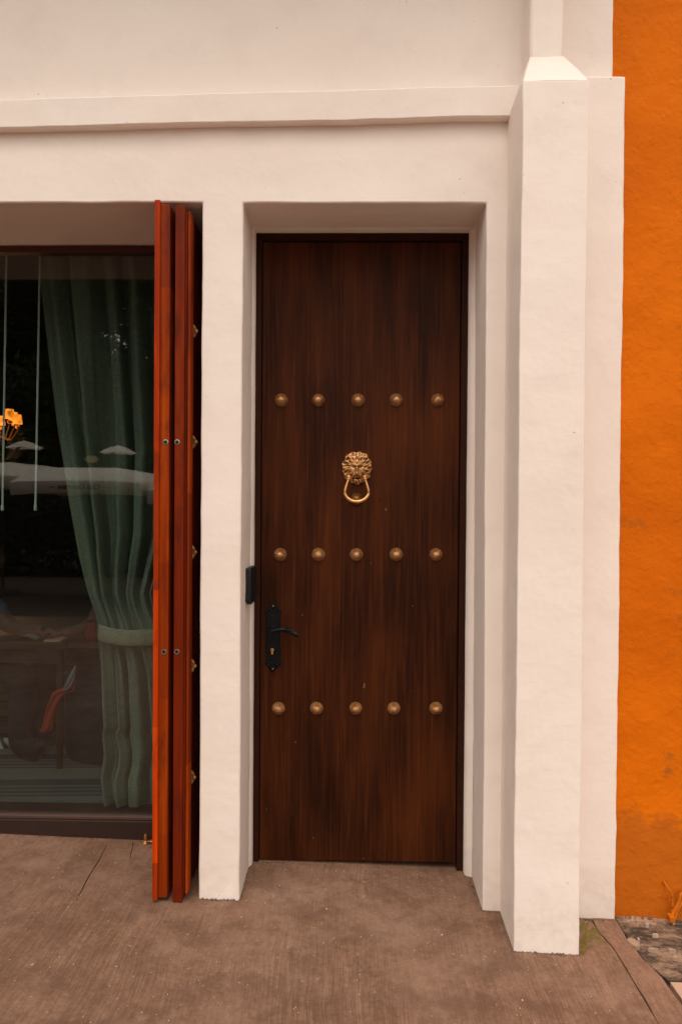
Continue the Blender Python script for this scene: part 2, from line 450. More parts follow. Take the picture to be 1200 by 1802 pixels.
def bx(y):
    L = gB + [(crB[-1][0]+.91, front)]
    for a, b in zip(L, L[1:]):
        if (a[1]-y)*(b[1]-y) <= 0 and a[1] != b[1]: return a[0]+(b[0]-a[0])*(y-a[1])/(b[1]-a[1])
    return gB[0][0]
for i in range(len(sl_y)-1):
    ya, yb = sl_y[i], sl_y[i+1]
    xs_ = [None, 1.75+.1*(i % 2), 2.6, 3.4, 4.4, 5.5]
    for j in range(len(xs_)-1):
        if j == 0:
            mid = [p for p in gB if yb < p[1] < ya]
            poly = [(bx(min(ya, gB[0][1])), ya)] + mid + [(bx(yb+.004), yb+.004), (xs_[1]-.004, yb+.004), (xs_[1]-.004, ya)]
        else: poly = [(xs_[j], ya), (xs_[j], yb+.004), (xs_[j+1]-.004, yb+.004), (xs_[j+1]-.004, ya)]
        poly = poly[::-1]
        slab('paving_slab', poly, [], ST if (i+j) % 2 == 0 else ST2, sp, seed=10+i*7+j, jit=.002, lift=-.008+.004*random.random(), gs=.07, depth=.08, und=.006)

# ------------------------------------------------------------------ white building
YW, YP, YU = -.26, -.467, -.368
B = empty('white_building', (0, 0, 0))
tag(B, 'white plastered building with two recessed openings and a buttress beside the orange wall', 'building')
XL, XA, XB, XC, XE = -2.75, -.495, -.364, .410, .829
ZT = 2.244; ZB = 2.50
def cellwall(bm, xs, zs, solid, yf, yb, st=.045):
    def fine(l):
        o = []
        for a, b in zip(l, l[1:]): o += rng(a, b, st)[:-1]
        return o+[l[-1]]
    X, Z = fine(xs), fine(zs); ys = rng(yf, yb, .05); cache = {}
    def V(x, y, z):
        k = (round(x, 5), round(y, 5), round(z, 5))
        if k not in cache: cache[k] = bm.verts.new((x, y, z))
        return cache[k]
    def s(i, j):
        if i < 0 or j < 0 or i >= len(X)-1 or j >= len(Z)-1: return False
        return solid((X[i]+X[i+1])/2, (Z[j]+Z[j+1])/2)
    for i in range(len(X)-1):
        for j in range(len(Z)-1):
            if not s(i, j): continue
            a, b, c, d = X[i], X[i+1], Z[j], Z[j+1]
            bm.faces.new([V(a, yf, c), V(b, yf, c), V(b, yf, d), V(a, yf, d)])
            for cond, p, q in ((s(i-1, j), (a, d), (a, c)), (s(i+1, j), (b, c), (b, d)), (s(i, j-1), (a, c), (b, c)), (s(i, j+1), (b, d), (a, d))):
                if cond: continue
                for y0, y1 in zip(ys, ys[1:]):
                    bm.faces.new([V(p[0], y0, p[1]), V(p[0], y1, p[1]), V(q[0], y1, q[1]), V(q[0], y0, q[1])])
bm = bmesh.new()
def sol(x, z):
    if z < ZT and (XL < x < XA or XB < x < XC): return False
    return True
cellwall(bm, [-3.6, XL, XA, XB, XC, XE], [-.1, ZT, 2.50], sol, YW, .16)
bmesh.ops.recalc_face_normals(bm, faces=bm.faces)
# gently lean plaster: right reveal drifts outward at the base
for v in bm.verts:
    if v.co.x > .3 and v.co.x < .55 and v.co.z < ZT: v.co.x += .010*(1-v.co.z/ZT)
rough_up(bm, .0035, 1.7, 1, .0018, 11)
wall = bevel(obj('wall', bm, PL, B), .005, 2)
# upper wall, a few centimetres back
bm = grid_box(bmesh.new(), -3.6, XE-.022, YW+.012, .16, 2.503, 3.62, .06); rough_up(bm, .005, 1.7, 2, .0022, 14)
bevel(obj('upper_wall', bm, PL, B), .006)
# string course, sagging to the left
bm = grid_box(bmesh.new(), -3.6, .50, YW-.034, YW+.008, 0, 1, .045)
for v in bm.verts:
    x = v.co.x; zb = 2.483 + (x+.33)*.0200; v.co.z = zb + v.co.z*(.094+.003*x)
rough_up(bm, .003, 2.2, 3, .0018, 13)
bevel(obj('string_course', bm, PL, B), .006)
# end block to the right of the buttress
bm = grid_box(bmesh.new(), .62, XE+.006, YW-.022, YW+.02, 2.35, 2.632, .045)
bm.free()
bm = grid_box(bmesh.new(), .60, XE+.008, YW-.016, .14, -.1, 2.632, .045); rough_up(bm, .003, 1.9, 4, .0028, 15)
bevel(obj('end_block', bm, PL, B), .006)
# buttress and its sloped cap, narrower pilaster above
PX0, PX1 = .473, .663
bm = grid_box(bmesh.new(), PX0, PX1, YP, YW+.02, -.1, 2.508, .045)
rough_up(bm, .0035, 1.8, 5, .0020, 12)
bevel(obj('buttress', bm, PL, B), .003)
bm = bmesh.new()
n1, n2 = 8, 6
g0 = [(PX0, PX1, YP, 2.5075), (.5165, .6185, YU, 2.636)]
def ringpts(x0, x1, y0, z):
    p = []
    for i in range(n1): p.append((x0, YW+.02+(y0-YW-.02)*i/n1, z))
    for i in range(n1): p.append((x0+(x1-x0)*i/n1, y0, z))
    for i in range(n1+1): p.append((x1, y0+(YW+.02-y0)*i/n1, z))
    return p
rr = []
for k in range(n2+1):
    t = k/n2; q = [a+(b-a)*t for a, b in zip(*g0)]
    rr.append([bm.verts.new(p) for p in ringpts(*q)])
for a, b in zip(rr, rr[1:]):
    for i in range(len(a)-1): bm.faces.new([a[i], a[i+1], b[i+1], b[i]])
bm.faces.new(rr[-1]); bm.faces.new(rr[0][::-1])
bmesh.ops.recalc_face_normals(bm, faces=bm.faces); rough_up(bm, .0035, 1.8, 5, .0020, 12)
bevel(obj('buttress_cap', bm, PL, B), .003)
bm = grid_box(bmesh.new(), .5165, .6185, YU, YW+.03, 2.62, 3.60, .045); rough_up(bm, .003, 2, 6, .002, 12)
bevel(obj('upper_pilaster', bm, PL, B), .010, 3)
# rounded coves where the upper pilaster meets the wall
for x, sg in ((.5165, -1), (.6185, 1)):
    bm = bmesh.new(); R_ = .028; zz = rng(2.60 if sg > 0 else 2.56, 3.58, .06); rows = []
    for z in zz:
        pr = [(x-.004*sg, YW+.02)] + [(x+sg*(R_-R_*math.cos(a)), YW+.012-(R_-R_*math.sin(a))) for a in [i*math.pi/2/5 for i in range(6)]] + [(x+sg*R_, YW+.02)]
        rows.append([bm.verts.new((a, b, z)) for a, b in pr])
    for a, b in zip(rows, rows[1:]):
        for i in range(len(a)-1): bm.faces.new([a[i], a[i+1], b[i+1], b[i]])
    bmesh.ops.recalc_face_normals(bm, faces=bm.faces); rough_up(bm, .0015, 3, 7)
    obj('cove', bm, PL, B, smooth=60)
# plaster lip round the door frame
LX0, LX1, LZ = -.3565, .3935, 2.2405
bm = bmesh.new()
prof = [(0, -.052), (.5, -.046), (1, -.034), (1, .05)]
path = [(XB-.004, LX0, -.1), (XB-.004, LX0, None), (XC+.006, LX1, None), (XC+.006, LX1, -.1)]
rows = []
def lip(t_, k, y):   # t_ position along the U
    pass
segs = []
for z in rng(-.1, ZT, .05): segs.append(('l', z))
for x in rng(XB, XC, .05)[1:-1]: segs.append(('t', x))
for z in rng(ZT, -.1, .05): segs.append(('r', z))
for kind_, q in segs:
    row = []
    for k, y in prof:
        if kind_ == 'l': row.append(bm.verts.new((XB-.003+(LX0-XB+.003)*k, y, min(q, ZT+.002-(ZT+.002-LZ)*k) if q > 2 else q)))
        elif kind_ == 'r': row.append(bm.verts.new((XC+.008+(LX1-XC-.008)*k, y, min(q, ZT+.002-(ZT+.002-LZ)*k) if q > 2 else q)))
        else: row.append(bm.verts.new((min(max(q, LX0 if k > .9 else q), LX1 if k > .9 else q), y, ZT+.003-(ZT+.003-LZ)*k)))
    rows.append(row)
for a, b in zip(rows, rows[1:]):
    for i in range(len(a)-1): bm.faces.new([a[i], a[i+1], b[i+1], b[i]])
bmesh.ops.recalc_face_normals(bm, faces=bm.faces); rough_up(bm, .0012, 6, 8, .0008, 25)
obj('door_reveal_lip', bm, PL, B, smooth=50)
# unseen roof edge added to shade the head of the wall
bm = box(-3.7, .83, -.80, .2, 3.62, 3.74); bevel(obj('added_eaves', bm, FR, B, smooth=None), .01)
for x in rng(-3.4, .6, .5): obj('added_rafter', box(x-.04, x+.04, -.62, -.25, 3.54, 3.618), FR, B, smooth=None)

# door frame (fixed to the building)
bm = bmesh.new()
box(LX0+.0005, LX0+.021, -.010, .06, -.05, LZ-.001, bm); box(LX1-.0235, LX1-.0005, -.010, .06, -.05, LZ-.001, bm)
box(LX0+.0212, LX1-.0237, -.010, .06, LZ-.026, LZ-.001, bm)
bevel(obj('door_frame', bm, FR, B, smooth=None), .002)

# ------------------------------------------------------------------ orange building
OB = empty('orange_building', (2, -.2, 0)); tag(OB, 'bright orange painted building adjoining the white one on the right', 'building')
bm = grid_box(bmesh.new(), XE-.045, 4.5, YW+.013, .14, -.1, 4.0, .05)
rough_up(bm, .006, 2.3, 9, .0035, 9)
obj('wall', bm, OR, OB, smooth=60)
# ragged orange paint line over the white edge, higher than the end block
def cable(pts, r, lab):
    P = []
    for a, b in zip(pts, pts[1:]):
        for i in range(6): P.append(Vector(a).lerp(Vector(b), i/6))
    P.append(Vector(pts[-1]))
    for _ in range(3): P = [P[0]]+[(P[i-1]+P[i]*2+P[i+1])/4 for i in range(1, len(P)-1)]+[P[-1]]
    o = obj('cable', tube(P, r, 8), OR, OB); o['label'] = lab; return o
Yc = YW-.002
cable([at(1167, 1551, Yc+.012), at(1174, 1562, Yc-.008), at(1182, 1575, Yc-.010), at(1183, 1600, Yc-.012), at(1181, 1612, Yc-.02)], .0032, 'thin orange painted cable curving out of the wall')
cable([at(1203, 1570, Yc+.008), at(1197, 1573, Yc-.012), at(1194, 1588, Yc-.014), at(1184, 1606, Yc-.02), at(1181, 1614, Yc-.025)], .0052, 'thicker orange painted cable bent down to the slab')
cable([at(1206, 1575, Yc+.006), at(1200, 1588, Yc-.012), at(1190, 1602, Yc-.016), at(1187, 1616, Yc-.02)], .0048, 'orange painted cable nearest the slab edge')
p = at(1179, 1613, -.285); bm = box(p.x-.008, p.x+.010, p.y-.014, p.y+.012, p.z-.012, p.z+.006)
o = bevel(obj('cable_clip', bm, OR, OB), .002)

# ------------------------------------------------------------------ the door
D = empty('wooden_door', (LX0+.03, .005, .005)); tag(D, 'narrow dark brown wooden door with three rows of brass studs and a lion knocker', 'door')
dx0, dx1, dz0, dz1 = LX0+.0235, LX1-.0265, .006, LZ-.030
cuts = [dx0] + [fx(u, 0) for u in (545, 601, 688, 745)] + [dx1]
for a, b in zip(cuts, cuts[1:]):
    bm = bmesh.new(); grid_box(bm, a+.0003, b-.0003, .0005+random.uniform(0, .0002), .042, dz0, dz1, .35)
    obj('plank', bm, DW, D, smooth=None)
obj('core', box(dx0+.004, dx1-.004, .0425, .05, dz0, dz1), FR, D, smooth=None)
def stud_bm(r=.0240, h=.017):
    bm = bmesh.new(); N = 120
    pr = [(1.0, 0), (1.0, .10), (.96, .28), (.84, .52), (.68, .72), (.50, .87), (.34, .96), (.25, 1.0), (.245, 1.10), (.20, 1.22), (.1, 1.29), (0, 1.31)]
    def rf(i, j):
        if j > 6: return 1
        w = .5+.5*math.cos(2*math.pi*i*20/N)
        return 1 - .10*(1-w)*(1 if j < 3 else .7)
    bm = lathe([(a*r, b*h) for a, b in pr], N, Matrix.Rotation(math.pi/2, 4, 'X'), rf=rf)
    # press flutes in
    for v in bm.verts:
        rr_ = math.hypot(v.co.x, v.co.z)
        if rr_ > r*.3:
            a = math.atan2(v.co.z, v.co.x); w = .5+.5*math.cos(20*a)
            v.co.y += .0030*(1-w)*min(1, (rr_/r-.3)/.3)*(1 if v.co.y < -.001 else 0)
    return bm
me_src = {}
stud0 = None
def place_stud(parent, loc, rot=(0, 0, 0), sc=1.0, m=BR, bmf=stud_bm):
    key = m.name
    if key not in me_src:
        me = bpy.data.meshes.new('stud'); b_ = bmf()
        for f in b_.faces: f.smooth = True
        b_.to_mesh(me); b_.free(); me.set_sharp_from_angle(angle=rad(50)); me.materials.append(m); me_src[key] = me
    o = bpy.data.objects.new('stud', me_src[key]); link(o, parent)
    o.matrix_parent_inverse = Matrix.Translation(parent.location).inverted()
    o.location = loc; o.rotation_euler = rot; o.scale = (sc,)*3
    return o
for v, us in ((704, (495, 560, 630, 697, 770)), (976, (493, 560, 627, 697, 767)), (1247, (490, 557, 626, 693, 767))):
    for u in us:
        p = at(u, v, -.004); place_stud(D, (p.x, .0008, p.z), (0, random.uniform(0, 6), 0), random.uniform(.97, 1.03))
p = at(627, 878, -.004); place_stud(D, (p.x, .0008, p.z), (0, .1, 0), .98, BR3)['label'] = 'darker stud behind the knocker ring'
for v, us in ((664, (520, 534, 602, 658, 727, 739)), (880, (602, 668))):
    for u in us:
        p = at(u, v, 0); obj('wood_plug', lathe([(.0035, 0), (.0035, .0008), (.002, .0013), (0, .0014)], 12, Matrix.Translation((p.x, .0003, p.z)) @ Matrix.Rotation(math.pi/2, 4, 'X')), IR, D)
# lion knocker -----------------------------------------------------
kc = at(628, 823, -.02)
K = obj('lion_knocker', bmesh.new(), BR2, D)   # replaced below
bpy.data.objects.remove(K)
def gs(x, y, cx, cy, sx, sy): return math.exp(-((x-cx)/sx)**2-((y-cy)/sy)**2)
def lion_h(x, y):
    r = math.hypot(x, y); a = math.atan2(y, x)
    h = .50*math.sqrt(max(0, 1-(r/1.08)**2))
    k = min(1, max(0, (r-.42)/.15))
    # mane locks, curling
    h += k*(.085*math.sin(13*a+5.5*r+math.sin(3*a)) + .045*math.sin(27*a-9*r))*(1 if y < .62 else .6)
    h += k*.06*noise.noise(Vector((x*5, y*5, 1)))
    face = gs(x, y, 0, -.08, .46, .62); h += .30*face
    h += .10*(gs(x, y, .2, .20, .16, .07)+gs(x, y, -.2, .20, .16, .07))      # brows
    h += .12*gs(x, y, 0, .42, .26, .14)                                       # forehead
    h -= .10*gs(x, y, 0, .24, .05, .05)
    h -= .26*(gs(x, y, .21, .06, .13, .065)+gs(x, y, -.21, .06, .13, .065))  # eye sockets
    h += .10*(gs(x, y, .21, .05, .06, .035)+gs(x, y, -.21, .05, .06, .035))
    h += .24*gs(x, y, 0, -.08, .085, .30)                                     # nose bridge
    h += .17*gs(x, y, 0, -.34, .12, .085)                                     # nose tip
    h += .17*(gs(x, y, .15, -.47, .14, .15)+gs(x, y, -.15, -.47, .14, .15))  # muzzle
    h += .10*(gs(x, y, .33, -.2, .13, .2)+gs(x, y, -.33, -.2, .13, .2))      # cheeks
    h -= .15*gs(x, y, 0, -.52, .025, .12)
    h -= .24*gs(x, y, 0, -.66, .26, .045)                                     # mouth
    h += .12*gs(x, y, 0, -.78, .18, .09)                                      # chin
    for s in (-1, 1):                                                         # ears
        h += .20*gs(x, y, s*.60, .60, .27, .20) - .34*gs(x, y, s*.63, .55, .14, .075)
    for q in ((0, .74), (.2, .8), (-.2, .8), (.1, .62), (-.12, .64), (.33, .66), (-.33, .66)):
        h += .10*gs(x, y, q[0], q[1], .07, .06)
    return h
def lion_bm():
    bm = bmesh.new(); NR, NA = 46, 140; sx, sy, hz = .0530, .0575, .030; rings = []
    c = bm.verts.new((0, -hz*lion_h(0, 0), 0))
    for i in range(1, NR+1):
        ring = []
        for j in range(NA):
            a = 2*math.pi*j/NA; R1 = 1+.035*math.cos(13*a+.8)+.02*math.sin(7*a)
            if math.sin(a) > .45: R1 += .05*(gs(math.cos(a), 0, .62, 0, .2, 1)+gs(math.cos(a), 0, -.62, 0, .2, 1))
            r = i/NR*R1; x, y = r*math.cos(a), r*math.sin(a)
            h = max(.03, lion_h(x, y))*(1 if i < NR else .5)
            ring.append(bm.verts.new((x*sx, -hz*h, y*sy)))
        rings.append(ring)
    base = [bm.verts.new((v.co.x, 0, v.co.z)) for v in rings[-1]]
    for j in range(NA): bm.faces.new([c, rings[0][j], rings[0][(j+1) % NA]])
    for A, B_ in zip(rings+[0], rings[1:]+[0]):
        if A == 0 or B_ == 0: continue
        for j in range(NA): bm.faces.new([A[j], B_[j], B_[(j+1) % NA], A[(j+1) % NA]])
    for j in range(NA): bm.faces.new([rings[-1][j], base[j], base[(j+1) % NA], rings[-1][(j+1) % NA]])
    bmesh.ops.recalc_face_normals(bm, faces=bm.faces)
    return bm
bm = lion_bm(); bmesh.ops.translate(bm, verts=bm.verts, vec=(kc.x, .0006, kc.z))
K = obj('lion_head', bm, BRL, D, smooth=180)
K['label'] = 'brass lion head knocker plate with ring in its mouth'
# the ring
yk = -.030; P = []; Rd = []
hx, hz_ = .0285, -.042
ctrl = []
for i in range(41):
    t = i/40; a = math.pi*(1+t)            # from left to right through the bottom
    x = .0430*math.cos(a); z = -.082+.038*math.sin(a)
    ctrl.append((x, z))
pts2 = [(-hx, -.037), (-.0305, -.048), (-.0370, -.062)] + [(x, z) for x, z in ctrl] + [(.0370, -.062), (.0305, -.048), (hx, -.037)]
pv = [Vector((kc.x+x, yk-.004-.008*min(1, (-z-.03)/.09), kc.z+z)) for x, z in pts2]
for _ in range(4): pv = [pv[0]]+[(pv[i-1]+pv[i]*2+pv[i+1])/4 for i in range(1, len(pv)-1)]+[pv[-1]]
n_ = len(pv); rl = [.0038+.0026*math.sin(math.pi*i/(n_-1)) for i in range(n_)]
obj('ring', tube(pv, rl, 14), BR2, D)['label'] = 'polished brass ring of the knocker'
for s in (-1, 1):
    bm = lathe([(0, -.006), (.006, -.006), (.0075, -.003), (.0065, 0), (.0075, .004), (.005, .008), (0, .009)], 16, Matrix.Translation((kc.x+s*hx, yk-.003, kc.z-.036)))
    obj('ring_socket', bm, BR2, D)
# lock plate -------------------------------------------------------
pc = at(481, 1121, 0); PXc, PZc = pc.x, pc.z
hw, hh = .0275, .112
out = []
def prof_plate():
    q = [(0, 1.13), (.16, 1.12), (.30, 1.06), (.34, .99), (.55, .99), (.62, .93), (.60, .88), (.92, .90), (1.04, .84), (.98, .78), (.93, .74), (.93, .5), (.99, .40), (.93, .30), (.93, 0)]
    R_ = q + [(x, -z) for x, z in q[::-1][1:]]
    return R_ + [(-x, z) for x, z in R_[::-1][1:-1]]
bm = bmesh.new()
vv = [bm.verts.new((PXc+x*hw, 0, PZc+z*hh)) for x, z in prof_plate()]
f = bm.faces.new(vv); r = bmesh.ops.extrude_face_region(bm, geom=[f])
for v in r['geom']:
    if isinstance(v, bmesh.types.BMVert): v.co.y = -.0045
bmesh.ops.recalc_face_normals(bm, faces=bm.faces)
LP = bevel(obj('lock_plate', bm, IR, D, smooth=30), .0016, 2)
bm = bmesh.new()
box(PXc-.0165, PXc+.0165, -.0066, -.0046, PZc-.078, PZc+.078, bm)
obj('raised_panel', bm, IR, LP); bevel(bpy.data.objects[-1] if False else LP.children[-1], .0018, 2)
for s in (-1, 1):
    for dx_, dz_, rr_ in ((0, 1.0, .0075), (.55, .90, .0055), (-.55, .90, .0055), (.25, .84, .0042), (-.25, .84, .0042), (.85, .82, .004), (-.85, .82, .004)):
        M = Matrix.Translation((PXc+dx_*hw, -.0045, PZc+s*dz_*hh)) @ Matrix.Rotation(math.pi/2, 4, 'X')
        obj('scroll_boss', lathe([(rr_, 0), (rr_*.95, rr_*.35), (rr_*.6, rr_*.7), (0, rr_*.8)], 12, M), IR, LP)
    M = Matrix.Translation((PXc, -.0095, PZc+s*1.0*hh)) @ Matrix.Rotation(math.pi/2, 4, 'X')
    obj('screw', lathe([(.0028, 0), (.0024, .0012), (0, .0016)], 10, M), STL, LP)
for i in range(9):
    for s in (-1, 1):
        M = Matrix.Translation((PXc+s*.0215, -.0045, PZc-.03+i*.0085)) @ Matrix.Rotation(math.pi/2, 4, 'X')
        obj('bead', lathe([(.0024, 0), (.0018, .0014), (0, .002)], 8, M), IR, LP)
# lever: rosette, neck and twisted grip
zl = at(500, 1110, -.04).z; xl = PXc
bm = lathe([(.013, 0), (.013, .004), (.009, .008), (.0075, .012), (.0075, .045), (.009, .05), (0, .052)], 20, Matrix.Translation((xl, -.006, zl)) @ Matrix.Rotation(math.pi/2, 4, 'X'))
obj('lever_spindle', bm, IR, D)
pts_ = [Vector((xl+t*.092, -.050+.010*math.sin(t*math.pi), zl+.0045*math.sin(t*math.pi*1.4)-.010*max(0, t-.6)*2)) for t in [i/24 for i in range(25)]]
rl = [.0062+.0042*max(0, math.sin(math.pi*min(1, max(0, (i/24-.35)/.65))*.85)) for i in range(25)]
bm = bmesh.new(); n_ = 20; rings = []
for i, p_ in enumerate(pts_):
    ring = []
    for k in range(n_):
        a = 2*math.pi*k/n_; g_ = 1+(.16*math.cos(4*a+i*.55) if i > 8 else 0)
        ring.append(bm.verts.new(p_+Vector((0, math.cos(a), math.sin(a)))*rl[i]*g_))
    rings.append(ring)
for A, B_ in zip(rings, rings[1:]):
    for k in range(n_): bm.faces.new([A[k], A[(k+1) % n_], B_[(k+1) % n_], B_[k]])
bm.faces.new(rings[0][::-1]); bm.faces.new(rings[-1]); bmesh.ops.recalc_face_normals(bm, faces=bm.faces)
obj('lever_handle', bm, IR, D, smooth=60)['label'] = 'black lever handle with twisted grip'
q = at(479, 1146, -.01)
bm = lathe([(.0062, 0), (.0062, .003), (.0045, .0034), (0, .0034)], 20, Matrix.Translation((q.x, -.0068, q.z+.004)) @ Matrix.Rotation(math.pi/2, 4, 'X'))
box(q.x-.0032, q.x+.0032, -.0095, -.0068, q.z-.012, q.z-.001, bm)
kb = obj('keyhole_cylinder', bm, BR2, D); bevel(kb, .0008, 1)
obj('key_slot', box(q.x-.0008, q.x+.0008, -.0110, -.0100, q.z, q.z+.008), BK, D, smooth=None)
# door sensor / striker on the reveal
zs0, zs1 = fz(1055, -.1, 440), fz(998, -.1, 440)
SB = empty('door_sensor', (XB+.01, -.1, zs0)); tag(SB, 'small black plastic box fixed to the white reveal left of the wooden door', 'sensor')
bm = grid_box(bmesh.new(), XB-.004, XB+.017, -.158, -.028, zs0, zs1, 1); bevel(obj('housing', bm, BK, SB), .004, 3)
bm = box(XB+.002, XB+.0185, -.150, -.050, zs0-.010, zs0+.0005); bevel(obj('cover', bm, BK, SB), .002)

# ------------------------------------------------------------------ folding shutter
SH = empty('folding_shutter', (-.58, -.1, .02)); tag(SH, 'stack of folded reddish brown wooden shutter leaves at the side of the glazed opening', 'shutter')
YF = -.295
def leaf(name, u0, u1, yf, yb, z0, z1, lab=None, bev=.002, m=None):
    a, b = fx(u0, yf), fx(u1, yf)
    bm = grid_box(bmesh.new(), a, b, yf, yb, z0, z1, .5)
    o = bevel(obj(name, bm, m or SW, SH, smooth=None), bev, 2)
    if lab: o['label'] = lab
    return o
zt = fz(358, YF, 290)-.003; zb = fz(1583, YF, 285)
leaf('edge_strip', 270.5, 280, YF-.008, YF+.03, zb, zt+.012, m=SW_B)
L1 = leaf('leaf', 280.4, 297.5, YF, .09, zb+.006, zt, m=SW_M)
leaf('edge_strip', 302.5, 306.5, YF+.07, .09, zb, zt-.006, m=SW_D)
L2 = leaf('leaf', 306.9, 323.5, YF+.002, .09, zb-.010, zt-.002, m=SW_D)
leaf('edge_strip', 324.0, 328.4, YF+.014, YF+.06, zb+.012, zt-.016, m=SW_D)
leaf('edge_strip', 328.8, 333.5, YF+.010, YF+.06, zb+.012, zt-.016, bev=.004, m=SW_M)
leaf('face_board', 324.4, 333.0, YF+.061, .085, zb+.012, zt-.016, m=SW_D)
X1 = fx(333.5, YF+.01); XF = fx(333.0, YF+.061)
for (u, v) in ((292, 778), (312, 778), (289, 1147), (311.5, 1147)):
    p = at(u, v, YF)
    M = Matrix.Translation((p.x, YF-.0005+(.002 if u > 300 else 0), p.z)) @ Matrix.Rotation(math.pi/2, 4, 'X')
    g_ = obj('grommet', lathe([(.0085, 0), (.0085, .0012), (.0062, .0016), (.0055, .0004), (.0055, 0)], 20, M), STL, SH)
    obj('hole', lathe([(.0056, 0), (.0056, .0006), (0, .0006)], 16, M), BK, g_)
# studs seen in profile on the outer face
for v in (583, 778, 972, 1172, 1368):
    p = at(341, v, -.2)
    o = place_stud(SH, (XF, YF+.085, fz(v, YF+.085, 341)), (0, 0, math.pi/2), 1.0, BR)
# bottom pivot wedge
p = at(309, 1590, YF)
bm = bmesh.new()
a0, a1 = fx(308, YF), fx(322, YF); z_ = zb-.0105
pts_ = [(a0, z_), (a1, z_), (a1-.002, z_-.008), ((a0+a1)/2-.002, z_-.018), (a0+.006, z_-.012)]
fr_ = [bm.verts.new((x, YF+.004, z)) for x, z in pts_]; bk = [bm.verts.new((x, YF+.045, z)) for x, z in pts_]
bm.faces.new(fr_[::-1]); bm.faces.new(bk)
for i in range(5): bm.faces.new([fr_[i], fr_[(i+1) % 5], bk[(i+1) % 5], bk[i]])
bmesh.ops.recalc_face_normals(bm, faces=bm.faces); bevel(obj('bottom_wedge', bm, SW, SH), .002)

# ------------------------------------------------------------------ window
YG = .135
WN = empty('glazed_window', (-1.6, YG, .03)); tag(WN, 'large dark glazed window with a brown bottom rail behind the folded shutters', 'window')
RL = plain('brown_rail', (.032, .015, .011), .55, var=.25)
RL2 = plain('brown_rail_edge', (.085, .045, .033), .5, var=.2)
z0 = fz(1460, YG-.01, 130); z1 = fz(1438, YG-.01, 130)
bevel(obj('bottom_rail', box(XL+.01, XA-.002, YG-.02, YG+.035, z0-.05, z1-.008), RL, WN, smooth=None), .003)
bevel(obj('rail_lip', box(XL+.01, XA-.002, YG-.012, YG+.03, z1-.0078, z1+.006), RL2, WN, smooth=None), .003)
ztop = fz(428, YG-.01, 130)
RW = plain('red_brown_frame', (.065, .014, .007), .4)
bevel(obj('head_frame', box(XL+.01, XA-.002, YG-.015, YG+.03, ztop-.035, ZT-.006), RW, WN, smooth=None), .003)
obj('stile', box(XL+.0, XL+.06, YG-.014, YG+.029, z1+.0065, ztop-.0355), RW, WN, smooth=None)
obj('stile', box(XA-.055, XA-.003, YG-.014, YG+.029, z1+.0065, ztop-.0355), RW, WN, smooth=None)
def glass():
    n = NB('window_glass'); t = n.t; t.nodes.remove(n.b)
    tr = n.n('ShaderNodeBsdfTransparent'); tr.inputs[0].default_value = (.80, .84, .83, 1)
    gl = n.n('ShaderNodeBsdfGlossy'); gl.inputs['Roughness'].default_value = .004; gl.inputs['Color'].default_value = (1, 1, 1, 1)
    lw = n.n('ShaderNodeLayerWeight'); lw.inputs['Blend'].default_value = .5
    fr = n.n('ShaderNodeMath', operation='MULTIPLY_ADD'); n.L(n.math('POWER', lw.outputs['Facing'], 5), fr.inputs[0]); fr.inputs[1].default_value = .9; fr.inputs[2].default_value = .058
    mx = n.n('ShaderNodeMixShader'); n.L(fr.outputs[0], mx.inputs[0]); n.L(tr.outputs[0], mx.inputs[1]); n.L(gl.outputs[0], mx.inputs[2])
    n.L(mx.outputs[0], n.out.inputs[0]); return n.m
GLS = glass()
obj('pane', box(XL+.055, XA-.05, YG+.004, YG+.012, z1+.003, ztop-.03), GLS, WN, smooth=None)
# brass pivot bolt at its foot
p = at(257, 1462, YG-.04)
PB = empty('pivot_bolt', (p.x, p.y, p.z-.02)); tag(PB, 'small tarnished brass pivot bolt on the concrete beside the shutter foot', 'bolt')
gzv = gz(p.x, p.y)
obj('bolt_base', lathe([(.015, 0), (.016, .004), (.010, .009), (.0065, .013), (.0065, .030), (.004, .036), (0, .037)], 14, Matrix.Translation((p.x, p.y, gzv-.002))), BR3, PB)
bevel(obj('bolt_ear', box(p.x+.004, p.x+.034, p.y-.008, p.y+.008, gzv+.001, gzv+.011), BR3, PB), .003)

# ------------------------------------------------------------------ room behind the glass
RF = .055
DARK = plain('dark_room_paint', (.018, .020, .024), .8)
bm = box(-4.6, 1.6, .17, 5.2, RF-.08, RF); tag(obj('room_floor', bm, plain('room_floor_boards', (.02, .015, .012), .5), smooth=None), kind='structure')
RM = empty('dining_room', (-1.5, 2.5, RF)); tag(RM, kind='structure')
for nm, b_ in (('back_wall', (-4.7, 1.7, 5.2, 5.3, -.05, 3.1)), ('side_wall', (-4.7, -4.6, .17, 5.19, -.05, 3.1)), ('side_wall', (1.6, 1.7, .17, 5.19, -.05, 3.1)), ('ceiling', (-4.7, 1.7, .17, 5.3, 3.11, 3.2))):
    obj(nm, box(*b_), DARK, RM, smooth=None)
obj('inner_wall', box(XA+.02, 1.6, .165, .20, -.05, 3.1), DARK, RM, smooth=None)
obj('inner_lintel', box(-4.6, XA+.015, .17, .20, 2.26, 3.1), DARK, RM, smooth=None)

